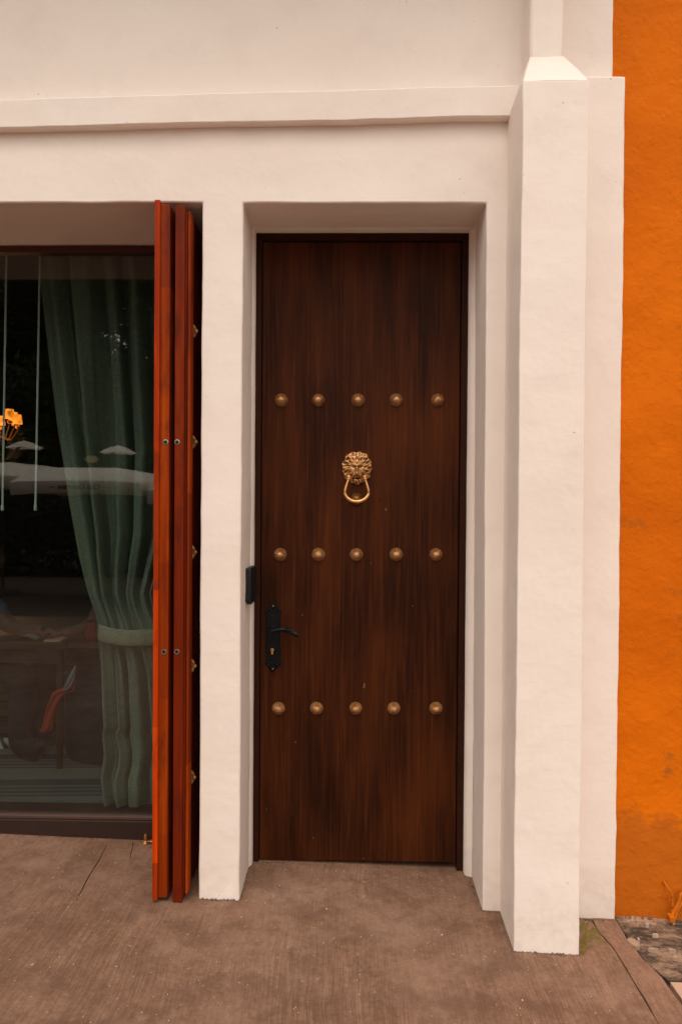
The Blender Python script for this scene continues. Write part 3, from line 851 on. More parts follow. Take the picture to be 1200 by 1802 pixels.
# curtain
def linen(name, c):
    n = NB(name); w = n.noise(420, detail=2, vec=n.map(sc=(1, 1, .12))); w2 = n.noise(420, detail=2, vec=n.map(sc=(.10, .3, 1)))
    f = n.math('ADD', n.math('MULTIPLY', w, .5), n.math('MULTIPLY', w2, .5))
    cc = n.mix(n.ramp(f, [(.38, 0), (.62, 1)]), tuple(x*.72 for x in c), tuple(x*1.2 for x in c))
    cc = n.mix(n.ramp(n.noise(4, detail=4), [(.4, 0), (.7, .5)]), cc, (c[0]*1.05, c[1]*.98, c[2]*.70))
    return n.set(cc, .95, None, n.bump(f, .3, .002), .1)
LN = linen('green_linen', (.145, .180, .138))
YC = .33
def lerp_tab(tab, z):
    for (za, a), (zb_, b) in zip(tab, tab[1:]):
        if za >= z >= zb_: return a+(b-a)*(za-z)/(za-zb_)
    return tab[0][1] if z > tab[0][0] else tab[-1][1]
def tabL(pairs): return [(fz(v, YC, u), fx(u+(v-885)*.0072, YC)) for u, v in pairs]
LT = tabL([(60, 340), (66, 480), (84, 640), (98, 760), (118, 880), (138, 980), (156, 1050), (170, 1095), (172, 1125), (174, 1170), (176, 1240), (180, 1320), (173, 1365), (178, 1400), (184, 1445)])
RT = [(3, -.30), (2.2, -.30), (1.5, -.36), (1.15, -.48), (.98, -.60), (.92, -.64), (.86, -.63), (.6, -.50), (.3, -.46), (0, -.45)]
ztie = fz(1110, YC, 220); ztopc, zbotc = 2.42, RF+.012
bm = bmesh.new(); NU, NV = 260, 130; rows = []
for j in range(NV+1):
    z = ztopc+(zbotc-ztopc)*j/NV; xl_, xr_ = lerp_tab(LT, z), lerp_tab(RT, z)
    tight = math.exp(-((z-ztie)/.16)**2); below = z < ztie
    row = []
    for i in range(NU+1):
        s = i/NU; sp_ = s+.012*math.sin(s*31+z*1.2)+.02*math.sin(s*9+z*.7)
        ph = 2*math.pi*sp_*(9.5)
        amp = .046*(1-.72*tight)*(1.05 if not below else .8+.25*(ztie-z))
        w = math.sin(ph+.35*math.sin(2.1*z+s*4))
        w = math.copysign(abs(w)**.75, w)
        y = YC + amp*w*(.75+.5*noise.noise(Vector((s*6, z*.5, 2)))) + .008*math.sin(ph*2.3+z*3) + .004*noise.noise(Vector((s*40, z*6, 5)))
        y += -.03*tight*math.sin(math.pi*s)
        x = xl_+(xr_-xl_)*s + .006*math.cos(ph)*(1-tight)
        if below and z < .36: x += .02*noise.noise(Vector((s*5, z*7, 8))); y -= .035*math.exp(-((z-.12)/.1)**2)*abs(math.sin(s*7))
        row.append(bm.verts.new((x, y, z)))
    rows.append(row)
for a, b in zip(rows, rows[1:]):
    for i in range(NU): bm.faces.new([a[i], a[i+1], b[i+1], b[i]])
CU = empty('curtain', (-.9, YC, RF)); tag(CU, 'pleated grey green linen curtain tied back behind the window glass', 'curtain')
obj('drape', bm, LN, CU, smooth=180)
# tieback: a flat band round the gathers
bm = bmesh.new(); rows = []
xa, xb = fx(169, YC-.05), fx(300, YC-.05)
for k in range(41):
    t = k/40; x = xa+(xb-xa)*t; y = YC-.005-.062*math.sin(math.pi*min(1, t*1.1+.02))**.6 if t < .9 else YC-.02
    zc = ztie-.004-.015*math.sin(math.pi*t)*.6-.010*t
    hh_ = .033+.002*noise.noise(Vector((t*6, 0, 0)))
    rows.append([bm.verts.new((x, y+d+.001*math.sin(k*.9), zc+e)) for e, d in ((hh_, .003), (hh_-.004, 0), (hh_*.4, -.003), (-hh_*.4, -.003), (-hh_+.004, 0), (-hh_, .003))])
for a, b in zip(rows, rows[1:]):
    for i in range(5): bm.faces.new([a[i], a[i+1], b[i+1], b[i]])
o = obj('tieback', bm, linen('green_linen_band', (.215, .235, .175)), CU, smooth=180)
sm = o.modifiers.new('s', 'SOLIDIFY'); sm.thickness = .003

# two slim hanging rods
for i, (u0, u1) in enumerate(((13, 5), (72, 63))):
    yy = .30
    a, b = at(u0, 470, yy), at(u1, 898, yy)
    w = empty('hanging_rod', (b.x, yy, b.z))
    tag(w, ('pale slim rod hanging behind the glass, at the far left edge', 'pale slim rod hanging behind the glass, nearer the curtain')[i], 'rod', 'slim rods hanging behind the window glass')
    obj('rod', tube([(a.x, yy, 2.42), (b.x, yy, b.z)], .0042, 8), plain('pale_rod%d' % i, (.52, .60, .52), .5), w)
    obj('tip', lathe([(0, 0), (.006, .004), (.006, .02), (.004, .03)], 10, Matrix.Translation((b.x, yy, b.z-.004))), plain('rod_tip%d' % i, (.5, .55, .5), .5), w)

# chandelier
def emit(name, c, s):
    n = NB(name); n.b.inputs['Base Color'].default_value = (.5, .3, .1, 1); n.b.inputs['Emission Color'].default_value = (*c, 1)
    f = n.ramp(n.noise(22, detail=2), [(.3, .25), (.7, 1.6)]); n.L(n.math('MULTIPLY', f, s), n.b.inputs['Emission Strength']); return n.m
EM = emit('lit_lampshade', (1, .25, .02), 1.3)
yC = 3.2; cc = at(-4, 745, yC)
CH = empty('chandelier', (cc.x, yC, cc.z)); tag(CH, 'lit brass chandelier with small glowing orange shades deep in the dark room', 'chandelier')
obj('stem', tube([(cc.x, yC, 3.1), (cc.x, yC, cc.z-.12)], .012, 8), BR3, CH)
for k in range(8):
    a = 2*math.pi*k/8+.3; ex, ey = cc.x+.15*math.cos(a), yC+.15*math.sin(a)
    zz = cc.z+(.03 if k % 2 else 0)
    obj('arm', tube([(cc.x, yC, cc.z-.09), (cc.x+.1*math.cos(a), yC+.1*math.sin(a), cc.z-.13), (ex, ey, zz-.06), (ex, ey, zz-.02)], .006, 8), BR3, CH)
    obj('lampshade', lathe([(.037, 0), (.034, .035), (.029, .075)], 18, Matrix.Translation((ex, ey, zz))), EM, CH, smooth=180)
    obj('candle_cup', lathe([(0, -.03), (.016, -.025), (.020, -.01), (.010, 0), (0, 0)], 12, Matrix.Translation((ex, ey, zz-.01))), BR2, CH)
lg = bpy.data.lights.new('chandelier_light', 'POINT'); lg.energy = 5; lg.color = (1, .5, .2); lg.shadow_soft_size = .2
lo = bpy.data.objects.new('chandelier_light', lg); link(lo, CH); lo.location = (0, 0, -.15)

# rug: woven bands
def rugm():
    n = NB('striped_rug'); y = n.sep()[1]
    ya = n.math('ADD', y, n.math('MULTIPLY', n.sep()[0], -.06))
    bands = n.ramp(n.math('FRACT', n.math('MULTIPLY', ya, 3.1)), [(0, 1), (.42, 1), (.43, 0), (.47, 0), (.48, .8), (.53, .8), (.54, 0), (.60, 0), (.61, .7), (.66, .7), (.67, 0), (.72, 0), (.73, .8), (.78, .8), (.79, 0), (.84, 0)])
    ch = n.n('ShaderNodeTexChecker'); ch.inputs['Scale'].default_value = 90; n.L(n.map(rot=(0, 0, .7)), ch.inputs['Vector'])
    c = n.mix(bands, (.02, .025, .03), (.09, .105, .092)); c = n.mix(n.math('MULTIPLY', ch.outputs['Fac'], .4), c, (.04, .055, .05))
    return n.set(c, .95, None, n.bump(ch.outputs['Fac'], .4, .003))
bm = grid_box(bmesh.new(), -3.2, -.72, .34, 2.9, RF+.001, RF+.009, .2); rough_up(bm, .001, 3)
for v in bm.verts: v.co.z = max(v.co.z, RF+.001)
tag(obj('striped_rug', bm, rugm()), 'flat woven rug with pale and dark stripes on the room floor', 'rug')

# table with papers
WDK = plain('dark_table_wood', (.022, .010, .006), .4, var=.3)
tz = fz(1131, .62, 60)
T = empty('dining_table', (-1.9, .95, RF)); tag(T, 'low dark wooden table behind the glass with papers on its edge', 'table')
tx1 = fx(118, .62)
bevel(obj('tabletop', box(-2.6, tx1, .62, 1.35, tz-.03, tz), WDK, T, smooth=None), .004)
obj('apron', box(-2.5, tx1-.04, .66, .69, tz-.10, tz-.031), plain('apron_wood', (.012, .010, .010), .6), T, smooth=None)
obj('apron', box(-2.5, tx1-.04, 1.28, 1.31, tz-.10, tz-.031), WDK, T, smooth=None)
for x, y in ((-2.5, .70), (tx1-.06, .70), (-2.5, 1.27), (tx1-.06, 1.27)):
    obj('leg', tube([(x, y, RF), (x, y, tz-.031)], [.014, .022], 10), WDK, T)
PAP = plain('paper', (.30, .21, .13), .8); PAP2 = plain('paper_white', (.22, .21, .18), .8)
a, b = fx(78, .64), fx(108, .64)
tag(bevel(obj('notebook', box(a, b, .635, .80, tz+.0005, tz+.008), PAP, smooth=None), .002), 'thin beige notebook lying on the front edge of the dark table', 'notebook')
bm = bmesh.new(); a, b = fx(28, .7), fx(66, .7); rows = []
for i in range(9):
    t = i/8; rows.append([bm.verts.new((a+(b-a)*t, .66+.16*s+.02*t, tz+.001+.018*math.sin(math.pi*t)*(1-.3*s))) for s in (0, .5, 1)])
for A, B_ in zip(rows, rows[1:]):
    for i in range(2): bm.faces.new([A[i], A[i+1], B_[i+1], B_[i]])
tag(obj('paper_sheet', bm, PAP2, smooth=180), 'curled sheet of paper on the table beside the blue sleeved arm', 'paper')

# cane backed chair beyond the table
def cane():
    n = NB('woven_cane'); c1 = n.n('ShaderNodeTexBrick'); c1.offset = 0
    c1.inputs['Scale'].default_value = 60; c1.inputs['Brick Width'].default_value = .5; c1.inputs['Row Height'].default_value = .5
    c1.inputs['Mortar Size'].default_value = .12; c1.inputs['Color1'].default_value = (.02, .017, .012, 1); c1.inputs['Color2'].default_value = (.025, .02, .014, 1); c1.inputs['Mortar'].default_value = (.36, .27, .14, 1)
    n.L(n.map(rot=(math.pi/2, 0, 0)), c1.inputs['Vector']); return n.set(c1.outputs[0], .7)
yc = 1.45; CC = empty('cane_chair', (-1.8, yc, RF)); tag(CC, 'dark wooden chair with a woven cane panel under the far side of the table', 'chair')
ca, cb = fx(38, yc), fx(104, yc); cz0, cz1 = fz(1308, yc, 80), fz(1150, yc, 80)
obj('cane_panel', box(ca+.02, cb-.02, yc, yc+.004, cz0, cz1), cane(), CC, smooth=None)
FRM = plain('chair_wood', (.05, .018, .010), .45)
for x in (ca, cb): obj('leg', box(x-.02, x+.02, yc-.02, yc+.02, RF+.01, cz1+.05), FRM, CC, smooth=None)
obj('rail', box(ca+.021, cb-.021, yc-.01, yc+.015, cz0-.04, cz0-.001), FRM, CC, smooth=None)
obj('rail', box(ca+.021, cb-.021, yc-.01, yc+.015, cz1+.001, cz1+.04), FRM, CC, smooth=None)
obj('seat', box(ca-.02, cb+.02, yc+.02, yc+.45, .40, .44), FRM, CC, smooth=None)
for x in (ca, cb): obj('leg', box(x-.02, x+.02, yc+.40, yc+.44, RF+.01, .399), FRM, CC, smooth=None)

# dark barrel armchair
ya = .78
AC = empty('armchair', (-1.1, ya, RF)); tag(AC, 'black upholstered rounded armchair beside the tied curtain', 'armchair')
BF = plain('black_upholstery', (.010, .013, .018), .85, sc=60, bump=.2)
tabA = [(1128, 132), (1170, 130), (1205, 104), (1260, 96), (1310, 94), (1350, 100), (1385, 116), (1410, 132), (1436, 150)]
bm = bmesh.new(); rows = []; xc = fx(215, ya)
for j in range(len(tabA)*4-3):
    i, t = divmod(j, 4); t /= 4
    v, u = (tabA[i] if t == 0 else (tabA[i][0]+(tabA[i+1][0]-tabA[i][0])*t, tabA[i][1]+(tabA[i+1][1]-tabA[i][1])*t))
    r_ = xc-fx(u+(v-885)*.0072, ya); z = max(RF+.012, fz(v, ya-.12, u))
    rows.append([bm.verts.new((xc+r_*math.cos(a), ya+.12+r_*.62*math.sin(a), z)) for a in [2*math.pi*k/28 for k in range(28)]])
for a, b in zip(rows, rows[1:]):
    for k in range(28): bm.faces.new([a[k], a[(k+1) % 28], b[(k+1) % 28], b[k]])
bm.faces.new(rows[0][::-1]); bm.faces.new(rows[-1])
bmesh.ops.recalc_face_normals(bm, faces=bm.faces)
o = obj('upholstered_shell', bm, BF, AC, smooth=50)
obj('piping', tube([(xc-(xc-fx(100, ya))*math.cos(a), ya+.12-(xc-fx(100, ya))*.625*math.sin(a), fz(1270, ya)-.18+.2*a) for a in [i*.07 for i in range(20)]], .003, 6), BF, AC)
for x in (xc-.1, xc+.12): obj('foot', box(x, x+.03, ya+.05, ya+.08, RF+.001, RF+.02), FRM, AC, smooth=None)
# orange cloth draped on it
OC = plain('orange_cloth', (.24, .026, .009), .85, var=.2, bump=.3); WC = plain('white_lining', (.14, .14, .16), .8)
JK = empty('orange_jacket', (fx(95, .6), .6, .4)); tag(JK, 'orange jacket with a white edge draped over the black armchair', 'jacket')
def ribbon(cl, yy, m, name, parent, th=.006):
    """cl: list of (left u, right u, v)"""
    bm = bmesh.new(); R_ = []; C_ = []
    for k in range(len(cl)-1):
        for q in range(4):
            t = q/4; C_.append([cl[k][i]+(cl[k+1][i]-cl[k][i])*t for i in range(3)])
    C_.append(list(cl[-1]))
    for n__, (a, b, v) in enumerate(C_):
        row = []
        for q in range(6):
            u = a+(b-a)*q/5; y_ = yy+.012*math.sin(q*1.7+n__*.3); p_ = at(u, v, y_); row.append(bm.verts.new(p_))
        R_.append(row)
    for A, B_ in zip(R_, R_[1:]):
        for i in range(5): bm.faces.new([A[i], A[i+1], B_[i+1], B_[i]])
    o = obj(name, bm, m, parent, smooth=180); s_ = o.modifiers.new('s', 'SOLIDIFY'); s_.thickness = th; return o
yj = .50
ribbon([(124, 134, 1196), (113, 134, 1210), (100, 132, 1217), (92, 112, 1222), (84, 101, 1240), (78, 97, 1262), (73, 93, 1286), (72, 89, 1288)], yj, OC, 'jacket_body', JK)
ribbon([(133, 135, 1172), (128, 134, 1182), (121, 132, 1195), (116, 126, 1208), (111, 116, 1215)], yj-.02, WC, 'lining', JK)

# ---- people (mostly in the dark)
SK = plain('skin', (.10, .042, .025), .6, var=.08); BLU = plain('blue_cotton', (.03, .075, .15), .85, bump=.2); HAIR = plain('dark_hair', (.018, .010, .007), .7)
NAVY = plain('dark_trousers', (.007, .009, .014), .85)
def skinned(name, verts, edges, m, parent, sub=2):
    me = bpy.data.meshes.new(name); me.from_pydata([v[:3] for v in verts], edges, []); me.materials.append(m)
    o = bpy.data.objects.new(name, me); link(o, parent)
    o.matrix_parent_inverse = Matrix.Translation(parent.location).inverted()
    sk = o.modifiers.new('skin', 'SKIN')
    lay = me.skin_vertices[0] if me.skin_vertices else None
    if lay is None:
        bmx = bmesh.new(); bmx.from_mesh(me); bmx.verts.layers.skin.verify(); bmx.to_mesh(me); bmx.free(); lay = me.skin_vertices[0]
    for i, v in enumerate(verts):
        lay.data[i].radius = (v[3], v[4] if len(v) > 4 else v[3]); lay.data[i].use_root = (i == 0)
    sk.use_smooth_shade = True
    s = o.modifiers.new('sub', 'SUBSURF'); s.levels = sub; s.render_levels = sub
    return o
def head(parent, c, r, m, look=0):
    bm = bmesh.new(); bmesh.ops.create_uvsphere(bm, u_segments=28, v_segments=20, radius=1)
    for v in bm.verts:
        x, y, z = v.co
        # face looks to +X before rotation
        f_ = max(0, x)
        dx = .16*gs(y, z, 0, -.15, .14, .22)*(f_ > 0)*1.6 - .12*(gs(y, z, .33, .08, .18, .12)+gs(y, z, -.33, .08, .18, .12))*(f_ > 0)
        dx += .05*gs(y, z, 0, -.5, .25, .08)*(f_ > 0)+.06*gs(y, z, 0, -.82, .3, .15)*(f_ > 0)
        w = .80-.16*max(0, -z)
        v.co = Vector((x*(.96-.1*max(0, -z))+dx, y*w, z*1.22))*r
        if abs(y) > .9 and abs(z) < .25: v.co.y *= 1.12
    bmesh.ops.rotate(bm, verts=bm.verts, matrix=Matrix.Rotation(look, 3, 'Z')); bmesh.ops.translate(bm, verts=bm.verts, vec=c)
    return obj('head', bm, m, parent, smooth=180)
hy = .85
hc = at(-4, 1010, hy); sh_ = at(-8, 1052, hy); el = at(30, 1108, hy); wr = at(70, 1116, .80)
P1 = empty('person', (hc.x-.15, hy+.05, RF)); tag(P1, 'seated person in a blue short sleeved shirt leaning an arm on the table', 'person')
bx_, by_ = sh_.x-.16, hy+.06
V1 = [(bx_-.10, by_, .50, .15, .13), (bx_-.08, by_, .68, .13, .12), (bx_-.03, by_, sh_.z-.04, .14, .10), (bx_+.02, by_, sh_.z+.03, .055), (bx_+.05, by_, sh_.z+.08, .05),
      (sh_.x-.02, hy, sh_.z-.03, .055), (el.x-.03, hy-.02, el.z+.02, .042), (wr.x, .76, tz+.032, .026), (wr.x+.05, .75, tz+.03, .028),
      (bx_-.2, by_+.1, sh_.z-.03, .055), (bx_-.15, by_+.25, tz+.06, .04), (bx_+.02, by_+.22, tz+.03, .027),
      (bx_+.05, by_-.10, .47, .085), (bx_+.32, by_-.10, .47, .062), (bx_+.30, by_-.10, .13, .045), (bx_+.42, by_-.12, .10, .035),
      (bx_+.05, by_+.12, .47, .085), (bx_+.32, by_+.14, .47, .062), (bx_+.30, by_+.14, .13, .045), (bx_+.42, by_+.15, .10, .035)]
E1 = [(0, 1), (1, 2), (2, 3), (3, 4), (2, 5), (5, 6), (6, 7), (7, 8), (2, 9), (9, 10), (10, 11), (0, 12), (12, 13), (13, 14), (14, 15), (0, 16), (16, 17), (17, 18), (18, 19)]
skinned('body', V1, E1, SK, P1)
VS = [(v[0], v[1], v[2], v[3]+.014, (v[4] if len(v) > 4 else v[3])+.014) for v in (V1[0], V1[1], V1[2], V1[5], V1[6], V1[9])]
VS[4] = (V1[5][0]*.25+V1[6][0]*.75, V1[6][1], V1[5][2]*.25+V1[6][2]*.75, .062, .062)
skinned('shirt', VS, [(0, 1), (1, 2), (2, 3), (3, 4), (2, 5)], BLU, P1)
VT = [(*v[:3], v[3]+.017) for v in (V1[0], V1[12], V1[13], V1[14], V1[15], V1[16], V1[17], V1[18], V1[19])]
skinned('trousers', VT, [(0, 1), (1, 2), (2, 3), (3, 4), (0, 5), (5, 6), (6, 7), (7, 8)], NAVY, P1)
hc2 = Vector((bx_+.07, by_, sh_.z+.19)); head(P1, hc2, .098, SK, .1)
bm = bmesh.new(); bmesh.ops.create_uvsphere(bm, u_segments=20, v_segments=14, radius=.107)
for v in bm.verts: v.co = Vector((v.co.x*.95-.022, v.co.y*.86, v.co.z*1.15+.02))
bmesh.ops.delete(bm, geom=[v for v in bm.verts if v.co.x > .03 and v.co.z < .06], context='VERTS')
bmesh.ops.translate(bm, verts=bm.verts, vec=hc2); obj('hair', bm, HAIR, P1, smooth=180)
for k in range(4):   # curled fingers on the table
    b_ = Vector((wr.x+.06, .735+k*.019, tz+.032)); obj('finger', tube([b_, b_+Vector((.03, 0, .006)), b_+Vector((.055-.004*abs(k-1), 0, -.008)), b_+Vector((.06, 0, -.022))], [.009, .0085, .008, .0065], 8), SK, P1)
obj('thumb', tube([Vector((wr.x+.03, .725, tz+.03)), Vector((wr.x+.055, .708, tz+.022)), Vector((wr.x+.075, .712, tz+.014))], [.011, .0095, .0075], 8), SK, P1)
# striped shoe
so = at(2, 1340, .95)
SHM = NB('striped_trainer'); fr_ = SHM.math('FRACT', SHM.math('MULTIPLY', SHM.math('ADD', SHM.sep()[0], SHM.math('MULTIPLY', SHM.sep()[2], .5)), 28)); SHM.set(SHM.mix(SHM.ramp(fr_, [(.48, 0), (.52, 1)]), (.02, .02, .025), (.45, .5, .5)), .6)
bm = bmesh.new(); rows = []
for i in range(15):
    t = i/14; w = .040*(1-.25*math.cos(t*math.pi*2))*math.sin(math.pi*min(1, .12+t*.88+.001))**.35; h = .085-.045*t
    rows.append([bm.verts.new((so.x-.23+t*.27, .95+w*math.cos(a), RF+.02+max(0, h*math.sin(a)) if math.sin(a) > 0 else RF+.012)) for a in [2*math.pi*k/12 for k in range(12)]])
for a, b in zip(rows, rows[1:]):
    for k in range(12): bm.faces.new([a[k], a[(k+1) % 12], b[(k+1) % 12], b[k]])
bm.faces.new(rows[0][::-1]); bm.faces.new(rows[-1]); bmesh.ops.recalc_face_normals(bm, faces=bm.faces)
obj('shoe', bm, SHM.m, P1, smooth=60)['label'] = 'dark trainer with pale stripes'

# second diner, in dark clothes, arm reaching to the table, mostly behind the curtain
y2 = .86; s2 = at(215, 985, y2); e2 = at(158, 1098, .76); w2 = at(118, 1122, .72)
P2 = empty('person', (s2.x+.1, y2, RF)); tag(P2, 'person in a dark dress half hidden by the curtain, bare arm resting on the table', 'person')
V2 = [(s2.x+.16, y2+.05, .52, .15, .12), (s2.x+.14, y2+.05, .70, .12, .11), (s2.x+.10, y2+.03, s2.z-.02, .13, .09), (s2.x+.10, y2+.02, s2.z+.08, .048), (s2.x+.09, y2+.01, s2.z+.12, .046),
      (s2.x-.01, y2, s2.z-.03, .05), (e2.x, .80, tz+.05, .038), (w2.x+.02, .74, tz+.030, .024), (w2.x-.03, .73, tz+.028, .026),
      (s2.x+.24, y2+.05, s2.z-.03, .05), (s2.x+.28, y2-.05, .72, .038), (s2.x+.15, y2-.14, .66, .025)]
E2 = [(0, 1), (1, 2), (2, 3), (3, 4), (2, 5), (5, 6), (6, 7), (7, 8), (2, 9), (9, 10), (10, 11)]
skinned('body', V2, E2, SK, P2)
skinned('dress', [(*v[:3], v[3]+.015, (v[4] if len(v) > 4 else v[3])+.015) for v in (V2[0], V2[1], V2[2], V2[5], V2[9])], [(0, 1), (1, 2), (2, 3), (2, 4)], NAVY, P2)
h3 = Vector((s2.x+.07, y2, s2.z+.24)); head(P2, h3, .096, SK, math.pi)
bm = bmesh.new(); bmesh.ops.create_uvsphere(bm, u_segments=20, v_segments=14, radius=.108)
for v in bm.verts: v.co = Vector((v.co.x*.95+.022, v.co.y*.88, v.co.z*1.25))
bmesh.ops.delete(bm, geom=[v for v in bm.verts if v.co.x < -.03 and v.co.z < .05], context='VERTS')
bmesh.ops.translate(bm, verts=bm.verts, vec=h3); obj('hair', bm, HAIR, P2, smooth=180)
for k in range(4):
    b_ = Vector((w2.x-.045, .705+k*.018, tz+.030)); obj('finger', tube([b_, b_+Vector((-.028, 0, .005)), b_+Vector((-.05, 0, -.008)), b_+Vector((-.056, 0, -.02))], [.008, .0078, .0072, .006], 8), SK, P2)
obj('thumb', tube([Vector((w2.x-.02, .70, tz+.03)), Vector((w2.x-.045, .685, tz+.022)), Vector((w2.x-.06, .69, tz+.014))], [.010, .009, .007], 8), SK, P2)
p = at(166, 1118, .70)
RB = empty('red_cup', (p.x, .70, tz)); tag(RB, 'rounded red cup standing between the arm and the curtain', 'cup')
obj('cup', lathe([(0, 0), (.030, .001), (.040, .03), (.042, .06), (.036, .085), (.033, .085), (.038, .06), (.036, .03), (0, .008)], 22, Matrix.Translation((p.x, .70, tz))), plain('red_glaze', (.16, .010, .008), .35), RB)
# the table runs on under the cup
tb = obj('side_leaf', box(tx1+.001, p.x+.07, .63, 1.3, tz-.024, tz-.0005), WDK, T, smooth=None)

# ------------------------------------------------------------------ loose things on the ground
bm = bmesh.new(); rnd = random.Random(5)
for _ in range(240):
    if rnd.random() < .55: u, v = rnd.gauss(600, 320), 1500+abs(rnd.gauss(60, 110))
    else: u, v = rnd.uniform(-50, 1250), rnd.uniform(1480, 1850)
    x, y = G(u, v)
    if y > -.02 and -.36 < x < .4: y = -.05
    if y > -.27 and not (-.36 < x < .4) and x > -.62: continue
    if y > .1 or x > 1.0: continue
    s = rnd.uniform(.0004, .0013)*(2 if rnd.random() < .05 else 1); a = rnd.uniform(0, 6); n_ = 5
    z = gz(x, y)+nz((x, y, 0), 4, 1)*.003+nz((x, y, 0), 22, 1)*.0009+.0009
    top = [bm.verts.new((x+s*rnd.uniform(.6, 1.3)*math.cos(a+k*6.283/n_), y+1.4*s*rnd.uniform(.6, 1.3)*math.sin(a+k*6.283/n_), z+.0006)) for k in range(n_)]
    bot = [bm.verts.new((v_.co.x, v_.co.y, z-.002)) for v_ in top]
    bm.faces.new(top)
    for k in range(n_): bm.faces.new([top[k], bot[k], bot[(k+1) % n_], top[(k+1) % n_]])
bmesh.ops.recalc_face_normals(bm, faces=bm.faces)
tag(obj('paint_flecks', bm, plain('fleck_white', (.62, .52, .45), .8), smooth=None), 'scattered white paint flecks on the concrete pavement', 'paint flecks', kind='stuff')
# ragged plaster crumbs along the wall feet
bm = bmesh.new()
def crumb(bm, x, y, z, s, rnd):
    vs_ = [bm.verts.new(Vector((x, y, z))+Vector((rnd.uniform(-1, 1), rnd.uniform(-1, 1), rnd.uniform(-.3, .8)))*s) for _ in range(7)]
    try: bmesh.ops.convex_hull(bm, input=vs_)
    except Exception: pass
paths = [((XA+.005, YW-.004), (XB-.005, YW-.004), 60), ((XB+.004, YW), (XB+.004, -.03), 40), ((XC, YW), (XC, -.03), 50), ((XC+.01, YW-.005), (PX0, YW-.005), 40), ((PX0-.004, YW), (PX0-.004, YP), 50), ((PX0, YP-.003), (PX1, YP-.003), 50),
         ((PX1, YW-.022), (XE, YW-.022), 60), ((-2.2, YG-.024), (XA, YG-.024), 170), ((XE, YW+.003), (1.6, YW+.003), 150), ((LX0, -.012), (LX1, -.012), 60)]
for a, b, n_ in paths:
    for _ in range(n_):
        t = rnd.random(); x, y = a[0]+(b[0]-a[0])*t+rnd.gauss(0, .003), a[1]+(b[1]-a[1])*t-abs(rnd.gauss(0, .004))
        crumb(bm, x, y, gz(x, y)+.001, rnd.uniform(.0012, .0045), rnd)
tag(obj('mortar_crumbs', bm, plain('crumb', (.15, .10, .075), .9, var=.5, sc=120), smooth=None), 'crumbs of mortar and plaster along the foot of the walls', 'crumbs', kind='stuff')
# rubble on the stained slab
for i, (u, v, sx_, sy_, c_) in enumerate(((1113, 1660, .024, .034, (.50, .33, .22)), (1153, 1647, .016, .010, (.62, .47, .37)), (1123, 1655, .004, .010, (.7, .6, .55)), (1150, 1672, .026, .008, (.5, .36, .26)), (1184, 1623, .008, .005, (.7, .58, .5)), (1138, 1629, .008, .005, (.62, .5, .4)), (1182, 1674, .016, .008, (.5, .35, .25)), (1112, 1615, .006, .004, (.7, .6, .5)))):
    x, y = G(u, v); b2 = bmesh.new(); rq = random.Random(i)
    n_ = 7; tp = [b2.verts.new((x+sx_*rq.uniform(.4, .85)*math.cos(k*.8976), y+sy_*rq.uniform(.4, .85)*math.sin(k*.8976), gz(x, y)+.004+rq.uniform(0, .003))) for k in range(n_)]
    bt = [b2.verts.new((q_.co.x, q_.co.y, gz(x, y)-.008)) for q_ in tp]
    b2.faces.new(tp)
    for k in range(n_): b2.faces.new([tp[k], bt[k], bt[(k+1) % n_], tp[(k+1) % n_]])
    bmesh.ops.recalc_face_normals(b2, faces=b2.faces)
    lab = ['largest flat pinkish stone chip wedged at the slab edge', 'pale elongated chip on the stained paving', 'tiny white sliver standing beside the largest chip', 'thin long chip in front of the largest chip', 'small pale chip under the painted cables', 'small chip near the foot of the orange wall', 'narrow brownish chip at the right edge of the paving', 'tiny white chip in the corner by the white wall'][i]
    tag(obj('stone_chip', b2, plain('chip%d' % i, tuple(q*.72 for q in c_), .9, var=.3, sc=80, bump=.5, bs=200), smooth=None), lab, 'stone chip', 'stone chips on the stained paving')
# moss
bm = bmesh.new()
for _ in range(5200):
    t = rnd.random()
    if t < .75: u, v = 1022+abs(rnd.gauss(0, 22)), 1640+rnd.gauss(0, 16)
    elif t < .9: u, v = 1020+abs(rnd.gauss(0, 5)), rnd.uniform(1630, 1680)
    else:
        k = rnd.random(); u, v = 1050+50*k+rnd.gauss(0, 4), 1640+70*k+rnd.gauss(0, 4)
    x, y = G(u, v)
    if y > YW-.018: y = YW-.018-abs(rnd.gauss(0, .006))
    if x < PX1+.002 or x > 1.0: continue
    if nz((x, y, 0), 45, 3) < -.08: continue
    z = gz(x, y)-.001+rnd.random()*.002; h = rnd.uniform(.0002, .0010); a = rnd.uniform(0, 6); s = rnd.uniform(.0008, .0022)
    p0 = bm.verts.new((x+s*math.cos(a), y+s*math.sin(a), z)); p1 = bm.verts.new((x-s*math.cos(a), y-s*math.sin(a), z)); p2 = bm.verts.new((x+rnd.gauss(0, .0018), y+rnd.gauss(0, .0018), z+h))
    bm.faces.new([p0, p1, p2])
tag(obj('moss', bm, MOSS, smooth=None), 'green moss in the corner at the foot of the buttress', 'moss', kind='stuff')

